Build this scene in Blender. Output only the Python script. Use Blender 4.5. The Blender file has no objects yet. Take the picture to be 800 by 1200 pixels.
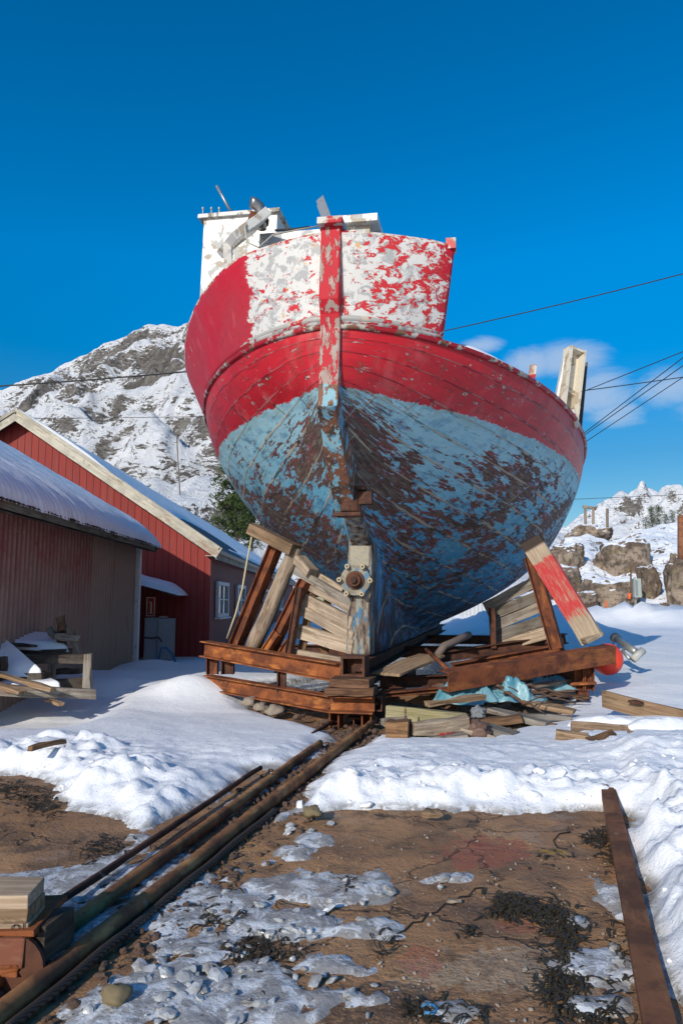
import bpy, bmesh, math, random
import numpy as np
from mathutils import Vector, Matrix, noise as mnoise
R = math.radians
random.seed(7)
sc = bpy.context.scene
COL = sc.collection
# ------------------------------------------------------------------ camera
F, H = 850.0, 1.2
TILT = math.atan(106 / 850.0)
CT, ST = math.cos(TILT), math.sin(TILT)
cam_d = bpy.data.cameras.new('camera'); cam = bpy.data.objects.new('camera', cam_d); COL.objects.link(cam)
cam.location = (0, 0, H); cam.rotation_euler = (R(90) + TILT, 0, 0)
cam_d.sensor_fit = 'VERTICAL'; cam_d.sensor_height = 36; cam_d.lens = F / 1200 * 36
cam_d.clip_start = 0.05; cam_d.clip_end = 9000
sc.camera = cam

def ray(px, py):
    return Vector((px - 400, F * CT - (600 - py) * ST, F * ST + (600 - py) * CT))
def at(px, py, Y):
    r = ray(px, py); return Vector((0, 0, H)) + r * (Y / r.y)
def gnd(px, py, z=0.0):
    r = ray(px, py); return Vector((0, 0, H)) + r * ((z - H) / r.z)

# ------------------------------------------------------------------ noise (numpy)
def _hash(ix, iy, seed):
    h = (ix.astype(np.int64) * 374761393 + iy.astype(np.int64) * 668265263 + seed * 1442695041) & 0xffffffff
    h = ((h ^ (h >> 13)) * 1274126177) & 0xffffffff
    return ((h ^ (h >> 16)) & 0xffff) / 65535.0
def vnoise(x, y, seed=0):
    ix, iy = np.floor(x), np.floor(y); fx, fy = x - ix, y - iy
    fx = fx * fx * fx * (fx * (fx * 6 - 15) + 10); fy = fy * fy * fy * (fy * (fy * 6 - 15) + 10)
    a, b = _hash(ix, iy, seed), _hash(ix + 1, iy, seed); c, d = _hash(ix, iy + 1, seed), _hash(ix + 1, iy + 1, seed)
    return (a + (b - a) * fx) * (1 - fy) + (c + (d - c) * fx) * fy
def fbm(x, y, oct=4, seed=0, gain=.5):
    s = 0; a = 1; t = 0
    for i in range(oct):
        s = s + a * (vnoise(x, y, seed + i * 17) * 2 - 1); t += a; a *= gain; x = x * 2.03 + 11.3; y = y * 2.03 + 5.7
    return s / t
def ridged(x, y, oct=5, seed=0, gain=.5):
    s = 0; a = 1; t = 0
    for i in range(oct):
        s = s + a * (1 - np.abs(vnoise(x, y, seed + i * 13) * 2 - 1)); t += a; a *= gain; x = x * 2.07 + 3.1; y = y * 2.07 + 7.7
    return s / t
def sstep(a, b, x):
    t = np.clip((x - a) / (b - a), 0, 1); return t * t * (3 - 2 * t)

# ------------------------------------------------------------------ object helpers
MW = {}
def props(o, label=None, cat=None, group=None, kind=None):
    if label: o['label'] = label
    if cat: o['category'] = cat
    if group: o['group'] = group
    if kind: o['kind'] = kind
    return o
def place(o, mat, parent=None):
    MW[o.name] = mat.copy()
    if parent:
        o.parent = parent
        m = MW[parent.name].inverted() @ mat
    else:
        m = mat
    o.matrix_basis = m
    return o
def thing(name, label, cat, loc=(0, 0, 0), mat=None, group=None):
    o = bpy.data.objects.new(name, None); COL.objects.link(o); o.empty_display_size = .2
    place(o, mat if mat else Matrix.Translation(Vector(loc)))
    return props(o, label, cat, group)
def finish(name, bm, mat, parent=None, mw=None, smooth=False, label=None, cat=None, group=None, kind=None):
    me = bpy.data.meshes.new(name); bm.to_mesh(me); bm.free()
    if smooth:
        me.polygons.foreach_set('use_smooth', [True] * len(me.polygons))
    me.materials.append(mat)
    o = bpy.data.objects.new(name, me); COL.objects.link(o)
    place(o, mw if mw else Matrix.Identity(4), parent)
    return props(o, label, cat, group, kind)
def frame(p0, p1, up=(0, 0, 1)):
    p0, p1, up = Vector(p0), Vector(p1), Vector(up)
    x = (p1 - p0).normalized(); y = up.cross(x)
    if y.length < 1e-4: y = Vector((0, 1, 0)).cross(x)
    y.normalize(); z = x.cross(y)
    m = Matrix((x, y, z)).transposed().to_4x4(); m.translation = (p0 + p1) / 2
    return m, (p1 - p0).length
def boxbm(bm, sx, sy, sz, c=(0, 0, 0), M=None):
    vs = [bm.verts.new(Vector((c[0] + sx / 2 * i, c[1] + sy / 2 * j, c[2] + sz / 2 * k))) for i in (-1, 1) for j in (-1, 1) for k in (-1, 1)]
    if M:
        for v in vs: v.co = M @ v.co
    for f in ((0, 1, 3, 2), (4, 6, 7, 5), (0, 4, 5, 1), (2, 3, 7, 6), (0, 2, 6, 4), (1, 5, 7, 3)):
        bm.faces.new([vs[i] for i in f])
    return vs
def bev(bm, w, seg=2):
    bmesh.ops.bevel(bm, geom=[e for e in bm.edges if e.calc_face_angle(0) > .5], offset=w, segments=seg, affect='EDGES', profile=.6)
def plank(name, p0, p1, w, h, mat, parent=None, up=(0, 0, 1), rough=.006, bevel=.006, seg=None, point=0.0, **kw):
    """timber: local x along the grain, w across, h along up; ends and edges a little worn"""
    m, L = frame(p0, p1, up)
    bm = bmesh.new(); n = seg or max(3, min(10, int(L / .22)))
    rows = []
    rnd = random.Random(int(L * 7919) + int(p0[0] * 977) + int(p0[2] * 313))
    for i in range(n + 1):
        x = -L / 2 + L * i / n
        j = lambda: rnd.uniform(-rough, rough)
        cut = 0
        if i in (0, n): cut = rnd.uniform(-.5, .5) * rough * 2
        tw = 1.0 - (point if i == n else 0)
        rows.append([bm.verts.new((x + cut + j() * (i in (0, n)), a * w / 2 * tw + j(), b * h / 2 + j())) for a, b in ((-1, -1), (1, -1), (1, 1), (-1, 1))])
    for a, b in zip(rows, rows[1:]):
        for k in range(4): bm.faces.new((a[k], a[(k + 1) % 4], b[(k + 1) % 4], b[k]))
    bm.faces.new(rows[0][::-1]); bm.faces.new(rows[-1])
    bmesh.ops.recalc_face_normals(bm, faces=bm.faces)
    if bevel: bev(bm, min(bevel, w / 4, h / 4), 2)
    return finish(name, bm, mat, parent, m, **kw)
def profile_bm(bm, pts, L, M=None):
    a = [bm.verts.new(Vector((-L / 2, y, z))) for y, z in pts]; b = [bm.verts.new(Vector((L / 2, y, z))) for y, z in pts]
    if M:
        for v in a + b: v.co = M @ v.co
    n = len(pts)
    for i in range(n): bm.faces.new((a[i], a[(i + 1) % n], b[(i + 1) % n], b[i]))
    bm.faces.new(a[::-1]); bm.faces.new(b)
    bmesh.ops.recalc_face_normals(bm, faces=bm.faces)
def ibeam(name, p0, p1, w, h, mat, parent=None, up=(0, 0, 1), t=.014, chan=False, **kw):
    m, L = frame(p0, p1, up); bm = bmesh.new(); W, Hh = w / 2, h / 2
    if chan:
        pts = [(-W, -Hh), (W, -Hh), (W, -Hh + t), (-W + t, -Hh + t), (-W + t, Hh - t), (W, Hh - t), (W, Hh), (-W, Hh)]
    else:
        pts = [(-W, -Hh), (W, -Hh), (W, -Hh + t), (t / 2, -Hh + t), (t / 2, Hh - t), (W, Hh - t), (W, Hh), (-W, Hh), (-W, Hh - t), (-t / 2, Hh - t), (-t / 2, -Hh + t), (-W, -Hh + t)]
    profile_bm(bm, pts, L); bev(bm, .002, 1)
    return finish(name, bm, mat, parent, m, **kw)
def tube_bm(bm, pts, rad, n=8, cap=True):
    pts = [Vector(p) for p in pts]; rings = []
    rads = rad if isinstance(rad, (list, tuple)) else [rad] * len(pts)
    prev = None
    for i, p in enumerate(pts):
        d = (pts[min(i + 1, len(pts) - 1)] - pts[max(i - 1, 0)]).normalized()
        if prev is None:
            a = d.orthogonal().normalized()
        else:
            a = (prev - d * prev.dot(d)).normalized()
        prev = a; b = d.cross(a)
        rings.append([bm.verts.new(p + (a * math.cos(6.28319 * k / n) + b * math.sin(6.28319 * k / n)) * rads[i]) for k in range(n)])
    for r0, r1 in zip(rings, rings[1:]):
        for k in range(n): bm.faces.new((r0[k], r0[(k + 1) % n], r1[(k + 1) % n], r1[k]))
    if cap:
        bm.faces.new(rings[0][::-1]); bm.faces.new(rings[-1])
def tube(name, pts, rad, mat, parent=None, n=8, smooth=True, **kw):
    bm = bmesh.new(); c = sum((Vector(p) for p in pts), Vector()) / len(pts)
    tube_bm(bm, [Vector(p) - c for p in pts], rad, n)
    return finish(name, bm, mat, parent, Matrix.Translation(c), smooth, **kw)
def grid_obj(name, X, Y, Z, mat, parent=None, smooth=True, attrs=None, **kw):
    n, m = X.shape
    co = np.stack([X, Y, Z], -1).reshape(-1, 3).astype(np.float32)
    idx = np.arange(n * m).reshape(n, m)
    q = np.stack([idx[:-1, :-1], idx[:-1, 1:], idx[1:, 1:], idx[1:, :-1]], -1).reshape(-1, 4)
    me = bpy.data.meshes.new(name)
    me.vertices.add(n * m); me.vertices.foreach_set('co', co.ravel())
    me.loops.add(q.size); me.loops.foreach_set('vertex_index', q.ravel().astype(np.int32))
    me.polygons.add(len(q)); me.polygons.foreach_set('loop_start', (np.arange(len(q)) * 4).astype(np.int32))
    me.polygons.foreach_set('loop_total', np.full(len(q), 4, np.int32))
    if smooth: me.polygons.foreach_set('use_smooth', np.ones(len(q), bool))
    me.update(calc_edges=True)
    for k, a in (attrs or {}).items():
        at_ = me.attributes.new(k, 'FLOAT', 'POINT'); at_.data.foreach_set('value', a.astype(np.float32).ravel())
    me.materials.append(mat)
    o = bpy.data.objects.new(name, me); COL.objects.link(o); place(o, Matrix.Identity(4), parent)
    return props(o, **kw)

# ------------------------------------------------------------------ materials
class NT:
    def __init__(s, name):
        s.m = bpy.data.materials.new(name); s.m.use_nodes = True; s.t = s.m.node_tree
        s.p = s.t.nodes['Principled BSDF']; s.out = s.t.nodes['Material Output']
    def n(s, typ, ins=None, **kw):
        o = s.t.nodes.new(typ)
        for k, v in kw.items(): setattr(o, k, v)
        for k, v in (ins or {}).items(): s.set(o.inputs[k], v)
        return o
    def set(s, sock, v):
        if isinstance(v, bpy.types.NodeSocket): s.t.links.new(v, sock)
        elif isinstance(v, (tuple, list)) and len(v) == 3 and sock.type == 'RGBA': sock.default_value = (*v, 1)
        else: sock.default_value = v
    def coord(s, kind='Object'): return s.n('ShaderNodeTexCoord').outputs[kind]
    def attr(s, name): return s.n('ShaderNodeAttribute', attribute_name=name).outputs['Fac']
    def mapping(s, v, scale=(1, 1, 1), loc=(0, 0, 0), rot=(0, 0, 0)):
        return s.n('ShaderNodeMapping', {'Vector': v, 'Scale': scale, 'Location': loc, 'Rotation': rot}).outputs[0]
    def noise(s, v, scale=5, detail=4, rough=.55, dist=0, out=0):
        return s.n('ShaderNodeTexNoise', {'Vector': v, 'Scale': scale, 'Detail': detail, 'Roughness': rough, 'Distortion': dist}).outputs[out]
    def voro(s, v, scale=5, feature='F1', out='Distance', rnd=1):
        return s.n('ShaderNodeTexVoronoi', {'Vector': v, 'Scale': scale, 'Randomness': rnd}, feature=feature).outputs[out]
    def math(s, op, a, b=0.0, c=None, clamp=False):
        o = s.n('ShaderNodeMath', operation=op, use_clamp=clamp); s.set(o.inputs[0], a); s.set(o.inputs[1], b)
        if c is not None: s.set(o.inputs[2], c)
        return o.outputs[0]
    def step(s, x, a, b):
        o = s.n('ShaderNodeMapRange', interpolation_type='SMOOTHSTEP'); s.set(o.inputs['Value'], x); s.set(o.inputs['From Min'], a); s.set(o.inputs['From Max'], b)
        return o.outputs[0]
    def mix(s, f, a, b, mode='MIX'):
        o = s.n('ShaderNodeMix', data_type='RGBA', blend_type=mode); s.set(o.inputs[0], f); s.set(o.inputs[6], a); s.set(o.inputs[7], b)
        return o.outputs[2]
    def ramp(s, f, stops, interp='LINEAR'):
        o = s.n('ShaderNodeValToRGB'); r = o.color_ramp; r.interpolation = interp
        while len(r.elements) < len(stops): r.elements.new(.5)
        for e, (p, c) in zip(r.elements, stops): e.position = p; e.color = (*c, 1)
        s.set(o.inputs[0], f); return o.outputs[0]
    def sep(s, v): return s.n('ShaderNodeSeparateXYZ', {0: v}).outputs
    def comb(s, x, y, z): return s.n('ShaderNodeCombineXYZ', {0: x, 1: y, 2: z}).outputs[0]
    def rnd(s): return s.n('ShaderNodeObjectInfo').outputs['Random']
    def vadd(s, a, b): return s.n('ShaderNodeVectorMath', {0: a, 1: b}, operation='ADD').outputs[0]
    def jit(s, v, k=37.0):
        r = s.rnd(); return s.vadd(v, s.comb(s.math('MULTIPLY', r, k), s.math('MULTIPLY', r, k * .7), s.math('MULTIPLY', r, k * 1.3)))
    def bump(s, h, strength=.5, dist=.01):
        s.set(s.p.inputs['Normal'], s.n('ShaderNodeBump', {'Height': h, 'Strength': strength, 'Distance': dist}).outputs[0])
    def fin(s, col, rough=.7, spec=None, metal=None):
        s.set(s.p.inputs['Base Color'], col); s.set(s.p.inputs['Roughness'], rough)
        if spec is not None: s.set(s.p.inputs['Specular IOR Level'], spec)
        if metal is not None: s.set(s.p.inputs['Metallic'], metal)
        return s.m

def mat_wood(name, light, dark, grain=1.0, grey=0.0, knots=True):
    t = NT(name); c = t.jit(t.coord())
    g = t.noise(t.mapping(c, (1.2, 26, 26)), 1.6, 6, .6, .6)
    b = t.noise(c, 2.2, 4, .6)
    col = t.mix(t.step(g, .35, .7), dark, light)
    col = t.mix(t.math('MULTIPLY', t.step(b, .45, .7), .5), col, tuple(x * .45 for x in dark))
    cr = t.step(t.noise(t.mapping(c, (.8, 40, 40)), 2.0, 3, .5), .66, .72)
    col = t.mix(t.math('MULTIPLY', cr, .75), col, (.02, .016, .012))
    if grey: col = t.mix(t.math('MULTIPLY', t.step(t.noise(c, 3, 5), .4, .65), grey), col, (.23, .22, .2))
    stn = t.step(t.noise(t.mapping(c, (1.5, 4, 4), (3, 1, 2)), 2.4, 7, .7, .4), .55, .63); col = t.mix(t.math('MULTIPLY', stn, .55), col, tuple(x * .38 for x in dark))
    rst = t.step(t.noise(t.mapping(c, (1, 3, 3), (8, 1, 2)), 1.6, 5, .6), .60, .68); col = t.mix(t.math('MULTIPLY', rst, .4), col, (.22, .09, .035))
    kn = t.step(t.voro(t.mapping(c, (3, 10, 10)), 1.3), .1, .03)
    if knots: col = t.mix(t.math('MULTIPLY', kn, .7), col, (.05, .03, .018))
    hsv = t.n('ShaderNodeHueSaturation', {'Color': col, 'Value': t.math('ADD', t.math('MULTIPLY', t.rnd(), .5), .75)})
    t.bump(t.math('SUBTRACT', g, t.math('MULTIPLY', cr, .8)), .6, .006)
    return t.fin(hsv.outputs[0], .85, .2)
def mat_rust(name, a=(.20, .062, .026), b=(.085, .03, .018), hot=(.36, .13, .04), hotamt=.5):
    t = NT(name); c = t.jit(t.coord())
    n1 = t.noise(c, 5, 6, .65, .4); n2 = t.noise(c, 28, 5, .7)
    col = t.mix(t.step(n1, .38, .62), b, a)
    col = t.mix(t.math('MULTIPLY', t.step(t.noise(t.mapping(c, (1, 3, 3)), 3, 6, .6), .52, .66), hotamt), col, hot)
    col = t.mix(t.math('MULTIPLY', t.step(n2, .55, .75), .6), col, (.035, .016, .012))
    col = t.mix(t.math('MULTIPLY', t.step(t.noise(c, 11, 4), .68, .74), .5), col, (.3, .24, .19))
    t.bump(t.math('ADD', n1, n2), .45, .006)
    return t.fin(col, .82, .25)
def mat_plain(name, col, rough=.6, var=.25, scale=6, metal=None, dirt=(.1, .09, .08), dirtamt=.4, bump=.15):
    t = NT(name); c = t.jit(t.coord())
    n = t.noise(c, scale, 5, .6); n2 = t.noise(c, scale * 4, 4, .6)
    k = t.mix(t.math('MULTIPLY', n, var), col, tuple(x * .4 for x in col))
    k = t.mix(t.math('MULTIPLY', t.step(n2, .56, .72), dirtamt), k, dirt)
    t.bump(n2, bump, .004)
    return t.fin(k, rough, .4, metal)
def mat_chipped(name, paint, under, amt=.5, under2=(.25, .2, .15), scale=6):
    t = NT(name); c = t.jit(t.coord())
    n = t.noise(c, scale, 7, .65, .5); s_ = t.step(n, amt, amt + .02)
    u = t.mix(t.step(t.noise(c, scale * 1.7, 5), .48, .56), under, under2)
    p = t.mix(t.math('MULTIPLY', t.noise(c, 3, 4), .4), paint, tuple(x * .6 for x in paint))
    t.bump(s_, -.4, .003)
    return t.fin(t.mix(s_, p, u), t.mix(s_, (.4,) * 3, (.85,) * 3), .35)

W_LIGHT = mat_wood('pale_sawn_wood', (.46, .37, .275), (.27, .20, .14))
W_TAN = mat_wood('tan_wood', (.38, .265, .165), (.21, .13, .075))
W_GREY = mat_wood('weathered_grey_wood', (.30, .26, .21), (.13, .105, .085), grey=.5)
W_DARK = mat_wood('dark_wet_wood', (.10, .075, .055), (.035, .026, .02), grey=.25)
W_BROWN = mat_wood('brown_wood', (.22, .125, .065), (.10, .055, .03))
W_GREEN = mat_wood('algae_stained_wood', (.36, .31, .17), (.2, .17, .08), grey=.3)
W_POLE = mat_wood('round_pole_wood', (.36, .28, .2), (.17, .12, .085), grey=.4)
RUST = mat_rust('rusted_steel')
RUST_HOT = mat_rust('orange_rusted_steel', (.27, .085, .028), (.12, .04, .02), (.46, .17, .045), .8)
RUST_DARK = mat_rust('dark_rusted_steel', (.11, .045, .026), (.05, .024, .018), (.2, .08, .035), .3)
GALV = mat_plain('galvanised_metal', (.42, .43, .42), .45, .3, 8, metal=.7)
BLACK = mat_plain('black_cable', (.02, .02, .022), .6)
WHITE_P = mat_chipped('white_paint_chipped', (.72, .70, .645), (.46, .46, .44), .535, (.42, .36, .28), 3.5)
WHITE_T = mat_plain('white_trim_paint', (.72, .72, .70), .6, .2, 4)
CREAM = mat_wood('pale_weathered_board', (.56, .52, .42), (.42, .38, .30), grey=.3, knots=False)
GLASS = NT('dark_window_glass').fin((.05, .07, .09), .06, .8)

# ------------------------------------------------------------------ snow
def mat_snow(name, ice=False):
    t = NT(name); c = t.coord()
    n = t.noise(c, 9, 6, .65); n2 = t.noise(c, 55, 4, .65); n3 = t.noise(c, 1.4, 5, .6)
    col = t.mix(t.step(n3, .35, .65), (.83, .84, .86), (.88, .885, .89))
    rough = .55
    if ice:
        k = t.attr('thick')
        dirt = t.step(t.noise(c, 9, 7, .74, .6), .43, .54)
        thin = t.step(k, .05, .006)
        col = t.mix(t.math('MULTIPLY', thin, .7), col, (.56, .58, .59))
        col = t.mix(t.math('MULTIPLY', t.math('MULTIPLY', thin, dirt), .75), col, (.17, .145, .12))
        grit = t.step(t.noise(c, 60, 3, .6), .64, .69)
        col = t.mix(t.math('MULTIPLY', t.math('MULTIPLY', grit, t.step(k, .20, .03)), .7), col, (.12, .09, .06))
        rough = t.math('SUBTRACT', .6, t.math('MULTIPLY', thin, .40))
    t.bump(t.math('ADD', t.math('MULTIPLY', n, .7), t.math('MULTIPLY', n2, .3)), .5, .035)
    return t.fin(col, rough, .35)
SNOW = mat_snow('snow', True); SNOW_P = mat_snow('roof_and_drift_snow')

SLAB_PX = [(318, 972), (345, 958), (400, 955), (470, 958), (520, 955), (590, 959), (640, 957), (690, 955), (712, 960), (724, 995), (738, 1055), (752, 1110), (768, 1190), (790, 1300), (820, 1600), (-100, 1600), (-60, 1260), (40, 1205), (105, 1130), (180, 1065), (250, 1010)]
LEFT_PX = [(-80, 905), (-10, 913), (40, 918), (66, 930), (88, 952), (128, 972), (152, 990), (110, 1004), (60, 1014), (-80, 1026)]
UNDER_PX = [(268, 812), (330, 806), (430, 795), (560, 790), (660, 792), (672, 815), (630, 846), (560, 866), (480, 866), (440, 858), (405, 862), (350, 842), (300, 832)]
def poly_sd(X, Y, pts):
    d = np.full(X.shape, 1e9); ins = np.zeros(X.shape, bool); n = len(pts)
    for i in range(n):
        ax, ay = pts[i]; bx, by = pts[(i + 1) % n]
        ex, ey = bx - ax, by - ay; wx, wy = X - ax, Y - ay
        t = np.clip((wx * ex + wy * ey) / (ex * ex + ey * ey), 0, 1)
        d = np.minimum(d, np.hypot(wx - ex * t, wy - ey * t))
        c = (ay > Y) != (by > Y)
        with np.errstate(divide='ignore', invalid='ignore'):
            ins ^= c & (X < (bx - ax) * (Y - ay) / (by - ay if by != ay else 1e-9) + ax)
    return np.where(ins, -d, d)
def seg_d(X, Y, a, b):
    ex, ey = b[0] - a[0], b[1] - a[1]
    t = np.clip(((X - a[0]) * ex + (Y - a[1]) * ey) / (ex * ex + ey * ey), 0, 1)
    return np.hypot(X - a[0] - ex * t, Y - a[1] - ey * t)
W2 = lambda pts: [tuple(gnd(*p)[:2]) for p in pts]
RAIL_L = (gnd(28, 1138), gnd(375, 877)); RAIL_R = (gnd(-20, 1222), gnd(440, 848))
def base_h(X, Y):
    g = np.interp(Y, [0, 6, 8, 9.5, 11.5, 14, 26, 40, 80, 300, 3000], [0, 0, -.06, .06, .13, .22, .46, .75, .95, 1.1, 1.2])
    mid = np.exp(-((X - .5 - .2 * (Y - 8)) / 1.7) ** 2) * np.exp(-(np.maximum(Y - 8, 0) / 14) ** 2)
    g = g - .16 * sstep(-2.3, -2.9, X) * sstep(6.6, 7.6, Y) * sstep(10.0, 9.3, Y) - .38 * sstep(.2, -1.2, X) * sstep(10.5, 13.2, Y) * sstep(60, 45, Y)
    return g - .75 * mid * np.maximum(g, 0)
def snow_field(X, Y):
    hullsh = seg_d(X, Y, (.75, 9.0), (2.7, 18.5)) - 1.55
    wob = fbm(X * 2.2, Y * 2.2, 4, 3) * .16 + fbm(X * 9, Y * 9, 3, 5) * .045
    d = np.minimum(poly_sd(X, Y, W2(SLAB_PX)), poly_sd(X, Y, W2(LEFT_PX)))
    dsl = d; d = np.minimum(np.minimum(d, poly_sd(X, Y, W2(UNDER_PX)) + .03), hullsh)
    rail = np.minimum(seg_d(X, Y, RAIL_L[0], RAIL_L[1]), seg_d(X, Y, RAIL_R[0], RAIL_R[1]))
    mid_rail = seg_d(X, Y, (gnd(-60, 1250)).to_tuple()[:2], (gnd(425, 856)).to_tuple()[:2])
    d = np.minimum(d, mid_rail - .06 - .10 * sstep(5.0, 2.5, Y))
    for q0, q1 in (((50, 1085), (305, 908)), ((55, 1112), (240, 968))): d = np.minimum(d, seg_d(X, Y, gnd(*q0)[:2], gnd(*q1)[:2]) - .015)
    d = d + wob * np.clip(1.3 - .08 * Y, .4, 1.2)
    # thickness away from bare ground: ploughed bank, then smooth deep snow
    lump = fbm(X * 3.1, Y * 3.1, 5, 21, .6); lump2 = ridged(X * 5.3, Y * 5.3, 4, 33)
    bankz = np.exp(-((dsl + wob - .34) / .36) ** 2)
    near = sstep(6.6, 5.6, Y)
    T = sstep(0, .32, d) * (.075 + .05 * sstep(.3, 2, d))
    T = T + sstep(.02, .3, d) * bankz * near * (.03 + .10 * np.maximum(lump + .12, 0) + .055 * (lump2 - .55))
    bil = np.abs(fbm(X * 6.5, Y * 6.5, 4, 101, .55)); T = T + sstep(.03, .3, d) * near * bankz * (.10 * bil - .02)
    T = T + sstep(.05, .5, d) * near * (fbm(X * 9, Y * 9, 4, 8, .6) * .016 + .018 * np.abs(fbm(X * 15, Y * 15, 3, 104, .6)))
    T = T + sstep(.1, 1, d) * (.035 * fbm(X * .7, Y * .7, 3, 41) + .012 * fbm(X * 2, Y * 2, 3, 43))
    # trodden snow right of the iron bar
    bar = seg_d(X, Y, gnd(704, 890)[:2], gnd(775, 1200)[:2]); right = sstep(.04, .16, X - np.interp(Y, [2.2, 5.6], [gnd(775, 1200).x, gnd(704, 890).x]))
    tread = right * sstep(6.6, 5.4, Y)
    T = T + tread * (.035 * fbm(X * 4.2, Y * 3.1, 4, 77, .55) + .03 * (ridged(X * 4, Y * 4, 3, 79) - .6) + .02 * sstep(.1, .35, bar) * sstep(1.2, .3, bar) + .03)
    # ploughed lump heaps
    for px, py, r, a in ((90, 895, .30, .13), (128, 930, .22, .10), (60, 885, .3, .08), (330, 885, .0, 0), (420, 925, .28, .05), (480, 912, .34, .05), (700, 872, .4, .06), (160, 905, .25, .06), (205, 925, .22, .05), (620, 935, .35, .03), (760, 905, .4, .08), (780, 990, .3, .06)):
        if r:
            p = gnd(px, py); q = np.exp(-(((X - p.x) ** 2 + (Y - p.y) ** 2) / r ** 2)); T = T + a * q * (.6 + .9 * np.maximum(lump, -.2)) * sstep(0, .2, d)
    # drifts
    for x, y, rx, ry, a in ((-3.35, 13.1, .75, .8, .26), (-1.80, 9.0, .5, .4, .22), (3.2, 7.0, 1.0, .6, .05)):
        T = T + a * np.exp(-((X - x) / rx) ** 2 - ((Y - y) / ry) ** 2)
    farbank = sstep(21, 23.5, Y) * sstep(27, 25, Y) * sstep(3, 6, X)
    T = T + farbank * (.42 + .8 * np.maximum(fbm(X * 1.1, Y * 1.1, 5, 91, .6), -.2))
    flat = poly_sd(X, Y, W2([(-160, 1022), (60, 1012), (150, 988), (250, 945), (318, 900), (350, 905), (60, 1135), (-160, 1300)])) + wob * .5
    T = np.where(T > 0, T * (1 - .86 * sstep(.10, -.04, flat)), T)
    # thin ice and slush on the bare slab
    ice = np.full(X.shape, -1.0)
    for px, py, rx, ry in ((400, 1040, .27, .13), (445, 1040, .10, .14), (340, 1085, .18, .12), (300, 1140, .16, .10), (380, 1132, .15, .07), (240, 1120, .13, .12), (180, 1160, .16, .13), (250, 1185, .28, .09), (360, 1170, .2, .07), (520, 1029, .12, .07), (705, 1135, .12, .13), (722, 1050, .08, .16), (520, 1187, .09, .05), (672, 1080, .06, .03), (345, 1000, .10, .10), (270, 1055, .14, .13), (700, 1180, .10, .06), (320, 1040, .15, .1), (130, 1190, .12, .1), (430, 1090, .12, .06), (362, 985, .1, .07), (205, 1055, .2, .3), (30, 1075, .35, .3), (130, 1035, .3, .22), (70, 1085, .25, .2)):
        p = gnd(px, py); ice = np.maximum(ice, 1 - np.hypot((X - p.x) / rx, (Y - p.y) / ry) * .75)
    icy = ice + fbm(X * 11, Y * 11, 6, 55, .68) * .95 + fbm(X * 3.3, Y * 3.3, 3, 57) * .3
    Tice = np.clip((icy - .18) * .045, -.05, .013) + np.where(icy > .18, fbm(X * 22, Y * 22, 3, 59) * .008 + .006 * (ridged(X * 14, Y * 14, 3, 87) - .5), 0)
    T = np.where(T < .012, np.maximum(np.where(d < .06, -.03, T), Tice), np.maximum(T, Tice))
    return T
def axis(lo, hi, step, ratio, far0, far1):
    c = list(np.arange(lo, hi, step)); s = step; v = c[-1]
    while v < far1: s *= ratio; v += s; c.append(v)
    s = step; v = c[0]; pre = []
    while v > far0: s *= ratio; v -= s; pre.append(v)
    return np.array(pre[::-1] + c)
xs = axis(-4.2, 4.8, .028, 1.09, -2500, 2500); ys = axis(1.7, 11, .028, 1.035, -30, 4000)
GX, GY = np.meshgrid(xs, ys)
TH = snow_field(GX, GY); BH = base_h(GX, GY)
grid_obj('snow', GX, GY, BH + np.where(TH > 0, TH, np.maximum(TH, -.035)), SNOW, attrs={'thick': TH}, kind='structure')

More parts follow.
